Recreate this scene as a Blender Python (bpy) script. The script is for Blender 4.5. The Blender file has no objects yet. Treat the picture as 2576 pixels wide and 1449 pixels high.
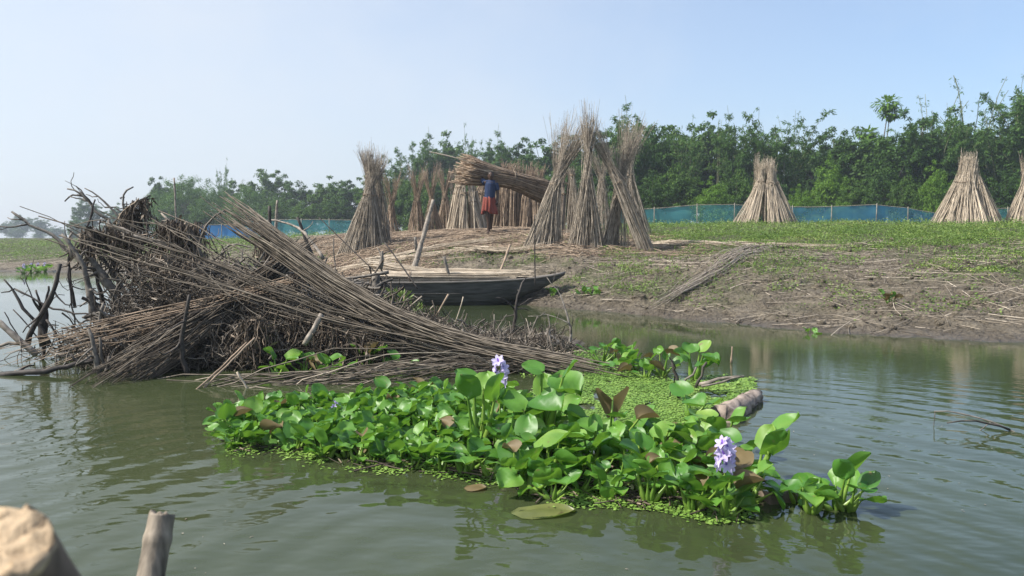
import bpy, math
import numpy as np
R = math.radians
sc = bpy.context.scene
col = sc.collection
rng = np.random.default_rng(7)

# ------------------------------------------------------------------ camera, sky, sun, exposure
CAM_H = 1.2
FPX = 2022.0
PITCH = math.atan(124.5 / FPX)
cam_d = bpy.data.cameras.new("camera")
cam = bpy.data.objects.new("camera", cam_d)
col.objects.link(cam)
cam.location = (0, 0, CAM_H)
cam.rotation_euler = (R(90) - PITCH, 0, 0)
cam_d.sensor_width = 36
cam_d.lens = FPX / 2576 * 36
cam_d.clip_start = 0.05
cam_d.clip_end = 3000
cam_d.dof.use_dof = True
cam_d.dof.focus_distance = 5.5
cam_d.dof.aperture_fstop = 6.5
sc.camera = cam

SUN_AZ, SUN_EL = -102.0, 48.0      # azimuth from +Y towards +X, elevation
world = bpy.data.worlds.new("World")
sc.world = world
world.use_nodes = True
wn, wl = world.node_tree.nodes, world.node_tree.links
wn.clear()
wo = wn.new("ShaderNodeOutputWorld")
bg = wn.new("ShaderNodeBackground")
sky = wn.new("ShaderNodeTexSky")
sky.sky_type = 'NISHITA'
sky.sun_disc = False
sky.sun_elevation = R(SUN_EL)
sky.sun_rotation = R(SUN_AZ)
sky.air_density = 1.0
sky.dust_density = 2.0
sky.ozone_density = 3.2
# thin high cloud: a faint white veil mixed over the sky
tc = wn.new("ShaderNodeTexCoord")
mp = wn.new("ShaderNodeMapping")
mp.inputs['Location'].default_value = (1.37, 0.2, 0.35)
mp.inputs['Scale'].default_value = (1.0, 1.0, 1.35)
nz = wn.new("ShaderNodeTexNoise")
nz.inputs['Scale'].default_value = 3.1
nz.inputs['Detail'].default_value = 7
nz.inputs['Roughness'].default_value = 0.55
cr = wn.new("ShaderNodeValToRGB")
cr.color_ramp.elements[0].position = 0.42
cr.color_ramp.elements[0].color = (0.32, 0.32, 0.32, 1)
cr.color_ramp.elements[1].position = 0.78
cr.color_ramp.elements[1].color = (0.62, 0.62, 0.62, 1)
mx = wn.new("ShaderNodeMixRGB")
mx.inputs['Color2'].default_value = (3.75, 4.0, 4.35, 1)
wl.new(tc.outputs['Generated'], mp.inputs['Vector'])
wl.new(mp.outputs['Vector'], nz.inputs['Vector'])
wl.new(nz.outputs['Fac'], cr.inputs['Fac'])
sxyz = wn.new("ShaderNodeSeparateXYZ")
wl.new(tc.outputs['Generated'], sxyz.inputs[0])
veil = wn.new("ShaderNodeMapRange")      # the thin cloud is thicker towards the left
veil.inputs[1].default_value = -0.55; veil.inputs[2].default_value = 0.55; veil.inputs[3].default_value = 0.42; veil.inputs[4].default_value = -0.30
wl.new(sxyz.outputs['X'], veil.inputs[0])
vadd = wn.new("ShaderNodeMath"); vadd.operation = 'ADD'; vadd.use_clamp = True
wl.new(cr.outputs['Color'], vadd.inputs[0]); wl.new(veil.outputs[0], vadd.inputs[1])
wl.new(vadd.outputs[0], mx.inputs['Fac'])
wl.new(sky.outputs['Color'], mx.inputs['Color1'])
wl.new(mx.outputs['Color'], bg.inputs['Color'])
bg.inputs['Strength'].default_value = 0.14
wl.new(bg.outputs['Background'], wo.inputs['Surface'])

sun_d = bpy.data.lights.new("sun", 'SUN')
sun_d.energy = 4.6
sun_d.angle = R(0.6)
sun_d.color = (1.0, 0.95, 0.87)
sun = bpy.data.objects.new("sun", sun_d)
col.objects.link(sun)
from mathutils import Vector
sdir = Vector((math.sin(R(SUN_AZ)) * math.cos(R(SUN_EL)), math.cos(R(SUN_AZ)) * math.cos(R(SUN_EL)), math.sin(R(SUN_EL))))
sun.rotation_euler = sdir.to_track_quat('Z', 'Y').to_euler()
sun.location = (-20, 5, 30)

sc.view_settings.view_transform = 'Standard'
sc.view_settings.look = 'None'
sc.view_settings.exposure = 0.66
sc.view_settings.gamma = 1
sc.cycles.use_denoising = True
sc.cycles.max_bounces = 6
sc.cycles.diffuse_bounces = 3
sc.cycles.glossy_bounces = 3
sc.cycles.transmission_bounces = 3
sc.cycles.transparent_max_bounces = 12
sc.cycles.volume_bounces = 0
sc.cycles.caustics_reflective = False
sc.cycles.caustics_refractive = False

# ------------------------------------------------------------------ helpers
def ray(u, v):
    a = (u - 1288.0) / FPX; b = (724.5 - v) / FPX
    return np.array([a, math.cos(PITCH) + b * math.sin(PITCH), -math.sin(PITCH) + b * math.cos(PITCH)])
def P(u, v, Y):
    """world point at distance Y that was measured at (u, v) on the photograph"""
    d = ray(u, v); t = Y / d[1]
    return np.array([0, 0, CAM_H]) + d * t
def G(u, v, z=0.0):
    d = ray(u, v); t = (z - CAM_H) / d[2]
    return np.array([0, 0, CAM_H]) + d * t

def tag(o, label=None, cat=None, group=None, kind=None):
    if label: o["label"] = label
    if cat: o["category"] = cat
    if group: o["group"] = group
    if kind: o["kind"] = kind
    return o
def empty(name, loc, label, cat, group=None, rz=0):
    o = bpy.data.objects.new(name, None); col.objects.link(o)
    o.location = tuple(float(a) for a in loc); o.rotation_euler = (0, 0, rz)
    o.empty_display_size = 0.1
    return tag(o, label, cat, group)

_LAT = rng.random((4, 256, 256))
def vnoise(x, y, k=0):
    xi = np.floor(x).astype(int); yi = np.floor(y).astype(int)
    fx = x - xi; fy = y - yi
    fx = fx * fx * (3 - 2 * fx); fy = fy * fy * (3 - 2 * fy)
    L = _LAT[k % 4]
    a = L[xi % 256, yi % 256]; b = L[(xi + 1) % 256, yi % 256]
    c = L[xi % 256, (yi + 1) % 256]; d = L[(xi + 1) % 256, (yi + 1) % 256]
    return (a * (1 - fx) + b * fx) * (1 - fy) + (c * (1 - fx) + d * fx) * fy
def fbm(x, y, octs=4, k=0, gain=0.5):
    s = 0; a = 1; t = 0
    for i in range(octs):
        s = s + a * vnoise(x * 2 ** i + 17.3 * i, y * 2 ** i + 9.1 * i, k + i); t += a; a *= gain
    return s / t

def norm(a):
    return a / np.maximum(np.linalg.norm(a, axis=-1, keepdims=True), 1e-9)

def tubes(paths, radii, sides=4, cap=False):
    paths = np.asarray(paths, float); radii = np.asarray(radii, float)
    if paths.ndim == 2: paths = paths[None]
    if radii.ndim == 1: radii = radii[None]
    radii = np.broadcast_to(radii, paths.shape[:2])
    T = norm(np.gradient(paths, axis=1))
    mean = norm(paths[:, -1] - paths[:, 0])
    ref = np.where(np.abs(mean[:, 2:3]) < 0.8, np.array([[0, 0, 1.0]]), np.array([[1.0, 0.1, 0]]))
    ref = np.broadcast_to(ref[:, None, :], T.shape)
    n1 = norm(np.cross(T, ref)); n2 = np.cross(T, n1)
    if cap:
        paths = np.concatenate([paths[:, :1], paths, paths[:, -1:]], 1)
        n1 = np.concatenate([n1[:, :1], n1, n1[:, -1:]], 1); n2 = np.concatenate([n2[:, :1], n2, n2[:, -1:]], 1)
        z = np.zeros((len(paths), 1)) + 1e-5
        radii = np.concatenate([z, radii, z], 1)
    N, K = paths.shape[:2]
    a = np.arange(sides) * 2 * math.pi / sides
    V = paths[:, :, None] + radii[:, :, None, None] * (n1[:, :, None] * np.cos(a)[None, None, :, None] + n2[:, :, None] * np.sin(a)[None, None, :, None])
    V = V.reshape(-1, 3)
    n, k, s = np.meshgrid(np.arange(N), np.arange(K - 1), np.arange(sides), indexing='ij')
    s2 = (s + 1) % sides
    b = n * K * sides
    F = np.stack([b + k * sides + s, b + (k + 1) * sides + s, b + (k + 1) * sides + s2, b + k * sides + s2], -1).reshape(-1, 4)
    return V, F

def leafquads(C, D, Nn, L, W, fold=0.0):
    """one pointed leaf per row: C base point, D direction, Nn normal, L length, W width"""
    D = norm(D); S = norm(np.cross(D, Nn)); Nn = np.cross(S, D)
    L = np.broadcast_to(np.asarray(L, float), (len(C),))[:, None]; W = np.broadcast_to(np.asarray(W, float), (len(C),))[:, None]
    m = C + D * L * 0.45
    V = np.stack([C, m - S * W * 0.5 + Nn * fold * W, C + D * L, m + S * W * 0.5 + Nn * fold * W], 1).reshape(-1, 3)
    F = np.arange(len(C) * 4).reshape(-1, 4)
    return V, F

class MB:
    def __init__(s): s.V = []; s.F = []; s.n = 0
    def add(s, vf):
        V, F = vf
        s.V.append(np.asarray(V, float)); s.F.append(np.asarray(F, int) + s.n); s.n += len(V); return s
    def build(s, name, mat, parent=None, smooth=False, local=None, attrs=None):
        V = np.concatenate(s.V); F = np.concatenate(s.F)
        if parent is not None and local is None:
            V = V - np.array(PLOC.get(parent.name, (0, 0, 0)))
        m = bpy.data.meshes.new(name)
        m.vertices.add(len(V)); m.vertices.foreach_set("co", V.astype(np.float32).ravel())
        m.loops.add(F.size); m.loops.foreach_set("vertex_index", F.astype(np.int32).ravel())
        m.polygons.add(len(F)); m.polygons.foreach_set("loop_start", (np.arange(len(F)) * 4).astype(np.int32))
        m.update(calc_edges=True)
        if smooth: m.polygons.foreach_set("use_smooth", np.ones(len(F), bool))
        if attrs:
            for k, v in attrs.items():
                a = m.attributes.new(k, 'FLOAT', 'POINT'); a.data.foreach_set("value", v.astype(np.float32))
        m.materials.append(mat)
        o = bpy.data.objects.new(name, m); col.objects.link(o)
        if parent is not None:
            o.parent = parent; PLOC[o.name] = PLOC.get(parent.name, (0, 0, 0))
        return o
PLOC = {}
def thing(name, loc, label, cat, group=None):
    o = empty(name, loc, label, cat, group); PLOC[o.name] = tuple(float(a) for a in loc); return o
def part(mb, name, mat, parent, smooth=False, mod=None):
    """parts are built in world coordinates; the parent's base point is taken off"""
    o = mb.build(name, mat, parent, smooth); 
    return o
def solo(mb, name, mat, label, cat, group=None, kind=None, smooth=False, **kw):
    """a thing that is one mesh, its origin moved to its own base"""
    V = np.concatenate(mb.V); base = np.array([V[:, 0].mean(), V[:, 1].mean(), V[:, 2].min()])
    if kind: base = np.zeros(3)
    mb.V = [V - base]; mb.F = [np.concatenate(mb.F)]
    o = mb.build(name, mat, None, smooth, **kw)
    o.location = tuple(base)
    return tag(o, label, cat, group, kind)

# ------------------------------------------------------------------ materials
def newmat(name):
    m = bpy.data.materials.new(name); m.use_nodes = True
    nt = m.node_tree; nt.nodes.clear()
    return m, nt, nt.nodes, nt.links
def ramp(N, stops):
    r = N.new("ShaderNodeValToRGB"); e = r.color_ramp.elements
    while len(e) > 1: e.remove(e[-1])
    e[0].position = stops[0][0]; e[0].color = (*stops[0][1], 1)
    for p, c in stops[1:]:
        x = e.new(p); x.color = (*c, 1)
    return r
def stickmat(name, stops, rough=0.7, scale=14.0, spec=0.3, stretch=(1, 1, 1), dark=0.55, bump=0.0):
    """each stick or leaf takes its own tone; a fine grain runs over all of them"""
    m, nt, N, L = newmat(name)
    g = N.new("ShaderNodeNewGeometry"); r = ramp(N, stops)
    L.new(g.outputs['Random Per Island'], r.inputs['Fac'])
    t = N.new("ShaderNodeTexCoord"); mp = N.new("ShaderNodeMapping"); mp.inputs['Scale'].default_value = stretch
    n = N.new("ShaderNodeTexNoise"); n.inputs['Scale'].default_value = scale; n.inputs['Detail'].default_value = 4
    L.new(t.outputs['Object'], mp.inputs[0]); L.new(mp.outputs[0], n.inputs['Vector'])
    r2 = ramp(N, [(0.35, (dark, dark, dark)), (0.62, (1, 1, 1))])
    L.new(n.outputs['Fac'], r2.inputs['Fac'])
    mu = N.new("ShaderNodeMixRGB"); mu.blend_type = 'MULTIPLY'; mu.inputs[0].default_value = 1
    L.new(r.outputs[0], mu.inputs[1]); L.new(r2.outputs[0], mu.inputs[2])
    p = N.new("ShaderNodeBsdfPrincipled"); p.inputs['Roughness'].default_value = rough
    p.inputs['Specular IOR Level'].default_value = spec
    L.new(mu.outputs[0], p.inputs['Base Color'])
    if bump:
        b = N.new("ShaderNodeBump"); b.inputs['Strength'].default_value = bump; b.inputs['Distance'].default_value = 0.01
        L.new(n.outputs['Fac'], b.inputs['Height']); L.new(b.outputs[0], p.inputs['Normal'])
    o = N.new("ShaderNodeOutputMaterial"); L.new(p.outputs[0], o.inputs[0])
    return m
def leafmat(name, stops, rough=0.45, spec=0.4, trans=0.3, tcol=(0.16, 0.30, 0.03), clump=0.25, edge=None):
    m, nt, N, L = newmat(name)
    g = N.new("ShaderNodeNewGeometry"); r = ramp(N, stops)
    t = N.new("ShaderNodeTexCoord")
    n = N.new("ShaderNodeTexNoise"); n.inputs['Scale'].default_value = clump; n.inputs['Detail'].default_value = 3
    L.new(t.outputs['Object'], n.inputs['Vector'])
    # colour position = island tone mixed with a slow clump-to-clump drift
    ma = N.new("ShaderNodeMath"); ma.operation = 'MULTIPLY'; ma.inputs[1].default_value = 0.55
    L.new(g.outputs['Random Per Island'], ma.inputs[0])
    mb_ = N.new("ShaderNodeMath"); mb_.operation = 'MULTIPLY_ADD'; mb_.inputs[1].default_value = 1.3; 
    L.new(n.outputs['Fac'], mb_.inputs[0]); 
    sub = N.new("ShaderNodeMath"); sub.operation = 'SUBTRACT'; sub.inputs[1].default_value = 0.42
    L.new(ma.outputs[0], sub.inputs[0]); L.new(sub.outputs[0], mb_.inputs[2])
    L.new(mb_.outputs[0], r.inputs['Fac'])
    c = r.outputs[0]
    if edge:
        n2 = N.new("ShaderNodeTexNoise"); n2.inputs['Scale'].default_value = 22; n2.inputs['Detail'].default_value = 3
        L.new(t.outputs['Object'], n2.inputs['Vector'])
        r3 = ramp(N, [(0.66, (0, 0, 0)), (0.74, (1, 1, 1))]); L.new(n2.outputs['Fac'], r3.inputs['Fac'])
        mm = N.new("ShaderNodeMixRGB"); mm.inputs[2].default_value = (*edge, 1)
        L.new(r3.outputs[0], mm.inputs[0]); L.new(c, mm.inputs[1]); c = mm.outputs[0]
    p = N.new("ShaderNodeBsdfPrincipled"); p.inputs['Roughness'].default_value = rough
    p.inputs['Specular IOR Level'].default_value = spec
    L.new(c, p.inputs['Base Color'])
    tr = N.new("ShaderNodeBsdfTranslucent"); 
    tm = N.new("ShaderNodeMixRGB"); tm.blend_type = 'MIX'; tm.inputs[0].default_value = 0.6; tm.inputs[2].default_value = (*tcol, 1)
    L.new(c, tm.inputs[1]); L.new(tm.outputs[0], tr.inputs['Color'])
    ms = N.new("ShaderNodeMixShader"); ms.inputs[0].default_value = trans
    L.new(p.outputs[0], ms.inputs[1]); L.new(tr.outputs[0], ms.inputs[2])
    o = N.new("ShaderNodeOutputMaterial"); L.new(ms.outputs[0], o.inputs[0])
    return m

M = {}
M['jute'] = stickmat('jute_stick', [(0, (0.14, 0.10, 0.07)), (0.35, (0.30, 0.22, 0.155)), (0.7, (0.44, 0.33, 0.235)), (1, (0.60, 0.47, 0.34))], scale=9, dark=0.6)
M['jute_grey'] = stickmat('weathered_jute_stick', [(0, (0.11, 0.09, 0.07)), (0.35, (0.24, 0.18, 0.14)), (0.7, (0.37, 0.31, 0.245)), (1, (0.54, 0.46, 0.365))], scale=9, dark=0.6)
M['jute_pale'] = stickmat('peeled_jute_stick', [(0, (0.26, 0.21, 0.15)), (0.4, (0.50, 0.415, 0.315)), (1, (0.74, 0.63, 0.49))], scale=7, dark=0.75)
M['jute_tall'] = stickmat('dry_grey_tan_stick', [(0, (0.12, 0.10, 0.075)), (0.35, (0.31, 0.26, 0.20)), (0.7, (0.47, 0.40, 0.315)), (1, (0.64, 0.555, 0.445))], scale=9, dark=0.6)
M['fan'] = stickmat('long_grey_stick', [(0, (0.06, 0.05, 0.037)), (0.4, (0.16, 0.132, 0.10)), (0.8, (0.27, 0.225, 0.175)), (1, (0.42, 0.36, 0.28))], scale=12, dark=0.5)
M['jute_dark'] = stickmat('soaked_jute_stick', [(0, (0.05, 0.04, 0.03)), (0.45, (0.12, 0.095, 0.07)), (0.8, (0.22, 0.18, 0.135)), (1, (0.36, 0.30, 0.23))], scale=6, dark=0.5)
M['tie'] = stickmat('tie_fibre', [(0, (0.22, 0.17, 0.12)), (1, (0.30, 0.235, 0.17))])
M['branch'] = stickmat('dead_branch_bark', [(0, (0.08, 0.07, 0.06)), (0.5, (0.18, 0.16, 0.135)), (1, (0.36, 0.32, 0.28))], scale=18, dark=0.4, bump=0.6)
M['branch_dark'] = stickmat('wet_branch_bark', [(0, (0.035, 0.03, 0.027)), (1, (0.085, 0.07, 0.06))], scale=18, dark=0.45, bump=0.6, spec=0.4)
M['branch_pale'] = stickmat('bleached_branch_bark', [(0, (0.24, 0.21, 0.175)), (1, (0.40, 0.34, 0.28))], scale=20, dark=0.45, bump=0.6)
M['brush'] = stickmat('brushwood', [(0, (0.04, 0.032, 0.024)), (0.5, (0.12, 0.097, 0.075)), (0.8, (0.24, 0.20, 0.16)), (1, (0.42, 0.36, 0.29))], scale=10, dark=0.5)
M['weed'] = stickmat('dried_weed', [(0, (0.055, 0.042, 0.032)), (0.6, (0.15, 0.115, 0.085)), (1, (0.34, 0.27, 0.20))], scale=10, dark=0.5)
M['bamboo_post'] = stickmat('weathered_bamboo', [(0, (0.32, 0.265, 0.205)), (1, (0.32, 0.265, 0.205))], scale=34, dark=0.22, stretch=(1, 1, 0.18), bump=0.5)
M['leaf_hy'] = leafmat('water_hyacinth_leaf', [(0, (0.03, 0.105, 0.018)), (0.3, (0.06, 0.185, 0.025)), (0.6, (0.12, 0.28, 0.035)), (0.85, (0.23, 0.37, 0.06)), (1, (0.34, 0.40, 0.09))], rough=0.46, spec=0.6, trans=0.30, tcol=(0.26, 0.50, 0.04), clump=2.2, edge=(0.20, 0.17, 0.06))
M['leaf_hy_old'] = leafmat('browned_hyacinth_leaf', [(0, (0.08, 0.065, 0.025)), (0.5, (0.16, 0.12, 0.055)), (1, (0.30, 0.23, 0.14))], rough=0.6, trans=0.2, tcol=(0.3, 0.22, 0.08), clump=3)
M['stalk_hy'] = leafmat('water_hyacinth_stalk', [(0, (0.10, 0.22, 0.03)), (1, (0.28, 0.40, 0.07))], rough=0.35, trans=0.15, clump=3)
M['petal'] = leafmat('lilac_petal', [(0, (0.56, 0.47, 0.74)), (1, (0.76, 0.70, 0.88))], rough=0.6, trans=0.35, tcol=(0.6, 0.5, 0.9), clump=6)
M['petal_eye'] = leafmat('violet_petal_eye', [(0, (0.22, 0.12, 0.5)), (1, (0.3, 0.17, 0.58))], rough=0.6, trans=0.3, tcol=(0.4, 0.2, 0.8), clump=6)
M['cover'] = leafmat('creeping_herb_leaf', [(0, (0.05, 0.10, 0.018)), (0.45, (0.125, 0.205, 0.038)), (0.85, (0.23, 0.31, 0.07)), (1, (0.36, 0.33, 0.14))], rough=0.55, trans=0.25, tcol=(0.22, 0.36, 0.05), clump=0.8)
M['duck'] = leafmat('duckweed', [(0, (0.10, 0.20, 0.03)), (0.5, (0.17, 0.30, 0.05)), (1, (0.27, 0.40, 0.09))], rough=0.6, trans=0.1, clump=2)
TC = (0.14, 0.26, 0.035)
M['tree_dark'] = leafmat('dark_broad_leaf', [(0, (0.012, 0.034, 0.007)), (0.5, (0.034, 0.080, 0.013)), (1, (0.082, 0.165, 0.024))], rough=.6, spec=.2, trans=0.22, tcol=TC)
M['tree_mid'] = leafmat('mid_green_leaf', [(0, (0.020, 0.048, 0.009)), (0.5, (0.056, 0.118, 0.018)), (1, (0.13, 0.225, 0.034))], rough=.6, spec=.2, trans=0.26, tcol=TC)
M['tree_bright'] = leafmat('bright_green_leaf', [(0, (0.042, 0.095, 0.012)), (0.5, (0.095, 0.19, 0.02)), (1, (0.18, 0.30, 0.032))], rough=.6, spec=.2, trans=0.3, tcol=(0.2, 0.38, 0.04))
M['tree_bamboo'] = leafmat('bamboo_leaf', [(0, (0.030, 0.070, 0.018)), (0.5, (0.068, 0.145, 0.032)), (1, (0.13, 0.235, 0.055))], rough=.6, spec=.2, trans=0.3, tcol=TC)
M['tree_feather'] = leafmat('feathery_leaf', [(0, (0.035, 0.085, 0.015)), (0.5, (0.06, 0.135, 0.02)), (1, (0.10, 0.20, 0.03))], rough=.6, spec=.2, trans=0.3, tcol=TC)
M['trunk'] = stickmat('tree_bark', [(0, (0.12, 0.10, 0.08)), (1, (0.20, 0.17, 0.14))], scale=6, dark=0.6)
M['culm'] = stickmat('bamboo_culm', [(0, (0.16, 0.20, 0.09)), (1, (0.30, 0.30, 0.18))], scale=3)

# ------------------------------------------------------------------ the lie of the land
SX = np.array([-400, -60, -40, -18.6, -13.9, -9, -5.6, -3.6, -2.4, -.3, .8, 1.6, 2.86, 4.03, 5.2, 6, 9, 20, 60, 400.])
SY = np.array([90, 44, 35, 29.4, 28.4, 24.5, 19.5, 17.2, 16.3, 14.9, 14.0, 12.9, 11.35, 10.0, 9.45, 9.25, 8.7, 7, 2, -60.])
DS = np.array([0, 1.5, 3.7, 7, 10, 16, 22, 30, 60, 500.])
TX = np.array([-20, -4.5, 0, 4, 12.])
TZ = np.array([[0, .15, .35, .6, .8, 1.1, 1.2, 1.22, 1.22, 1.22],
               [0, .35, .85, 1.2, 1.3, 1.45, 1.58, 1.62, 1.65, 1.65],
               [0, .42, .95, 1.32, 1.42, 1.58, 1.68, 1.72, 1.75, 1.75],
               [0, .20, .50, .84, 1.08, 1.40, 1.68, 1.68, 1.68, 1.68],
               [0, .20, .50, .85, 1.12, 1.44, 1.72, 1.74, 1.74, 1.74]])
def shore(x):
    y = 0
    for dx in (-.5, -.25, 0, .25, .5): y = y + np.interp(x + dx, SX, SY)
    return y / 5 + 0.22 * (vnoise(x * 1.3, x * 0 + 3.3, 1) - .5) + 0.12 * (vnoise(x * 4.3, x * 0 + 7.3, 2) - .5)
def T(x, y, rough=True):
    x = np.asarray(x, float); y = np.asarray(y, float)
    d = y - shore(x)
    prof = np.stack([np.interp(d, DS, t) for t in TZ])
    xi = np.clip(np.interp(x, TX, np.arange(5)), 0, 3.9999); i = xi.astype(int); f = xi - i
    f = f * f * (3 - 2 * f)
    p0 = np.take_along_axis(prof, i[None], 0)[0]; p1 = np.take_along_axis(prof, (i + 1)[None], 0)[0]
    z = p0 * (1 - f) + p1 * f
    z = np.where(d < 0, np.maximum(d * 0.22, -1.3), z)
    isl = lambda cx, cy, rx, ry, h: h * np.exp(-((x - cx) / rx) ** 2 - ((y - cy) / ry) ** 2) - 0.22
    m = np.maximum.reduce([isl(-2.0, 9.0, 1.9, 1.3, .42), isl(.35, 9.15, .9, .42, .30), isl(-3.3, 13.2, 1.6, 3.0, .50), isl(-.9, 8.4, .9, .9, .33)])
    z = np.maximum(z, m)
    if rough:
        amp = np.clip((z + .15) * 3, 0, 1)
        flat = np.clip((y - 40) / 20, 0, 1)
        z = z + amp * (1 - .7 * flat) * (0.16 * (fbm(x * .55, y * .55, 3) - .5) + 0.13 * (fbm(x * 2.3, y * 2.6, 3, 1) - .5))
        near = np.clip((30 - y) / 12, 0, 1)
        c = fbm(x * 9, y * 9, 3, 2)
        z = z + amp * near * (0.12 * (c - .5) - 0.035 * np.clip(0.10 - np.abs(fbm(x * 1.9, y * 2.6, 3, 3) - .5), 0, .1) / .1 * np.clip(amp, 0, 1) * 0.5)
    return z
def T1(x, y): return float(T(np.array([x]), np.array([y]), True)[0])

def green_mask(x, y):
    """how thickly the low creeping plants grow"""
    d = y - shore(x)
    n = fbm(x * .45, y * .8, 4, 2)
    n2 = fbm(x * 1.7, y * 1.7, 3, 1)
    right = np.clip((x - 2.2) / 2.5, 0, 1); left = np.clip((-7.5 - x) / 3, 0, 1); mid = 1 - np.maximum(right, left)
    crest = np.clip((d - 8.5 - 3.5 * (n - .5)) / 2.5, 0, 1)
    g_r = crest * 1.0 + np.clip((n * .6 + n2 * .5 - .46) * 5, 0, 1) * np.clip((d - 2.8) / 2, 0, 1) * np.clip((x - 2) / 5 + .45, 0, 1) * .9
    g_l = np.clip((d - 2.0 - 3 * (n - .5)) / 2.0, 0, 1)
    patch = np.clip((n2 * .75 + n * .35 - .50) * 5, 0, 1)
    g_m = patch * np.clip((d - .7) / 1.0, 0, 1) * np.clip((4.3 - d) / 1.0, 0, 1) + np.clip((d - 14) / 4, 0, 1)
    return np.clip(g_r * right + g_l * left + g_m * mid, 0, 1)
def straw_mask(x, y):
    d = y - shore(x)
    n = fbm(x * .7, y * .7, 3, 3)
    w = np.exp(-((x + 1.8) / 5.4) ** 4) * np.clip((d - 3.0 - 1.6 * (n - .5)) / .8, 0, 1) * np.clip((15 - d) / 3, 0, 1)
    w2 = np.exp(-((x + 4.2) / 2.0) ** 4) * np.clip(d / .8, 0, 1) * np.clip((12 - d) / 3, 0, 1) * .9
    return np.clip(np.maximum(w, w2), 0, 1)

def axis(parts_):
    a = []
    for s, e, st in parts_: a += list(np.arange(s, e, st))
    return np.array(a)
gx = np.concatenate([-np.geomspace(330, 27, 26), axis([(-26, -8, .16), (-8, 11, .05), (11, 27, .14)]), np.geomspace(27.2, 330, 26)])
gy = np.concatenate([axis([(-40, 4, 4.0), (4, 8, .25), (8, 19, .045), (19, 34, .085), (34, 60, .6)]), np.geomspace(60.5, 340, 26)])
X, Y_ = np.meshgrid(gx, gy, indexing='ij')
xf, yf = X.ravel(), Y_.ravel()
zf = T(xf, yf)
ny = len(gy)
ii, jj = np.meshgrid(np.arange(len(gx) - 1), np.arange(ny - 1), indexing='ij')
b0 = (ii * ny + jj).ravel()
Fg = np.stack([b0, b0 + ny, b0 + ny + 1, b0 + 1], 1)

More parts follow.
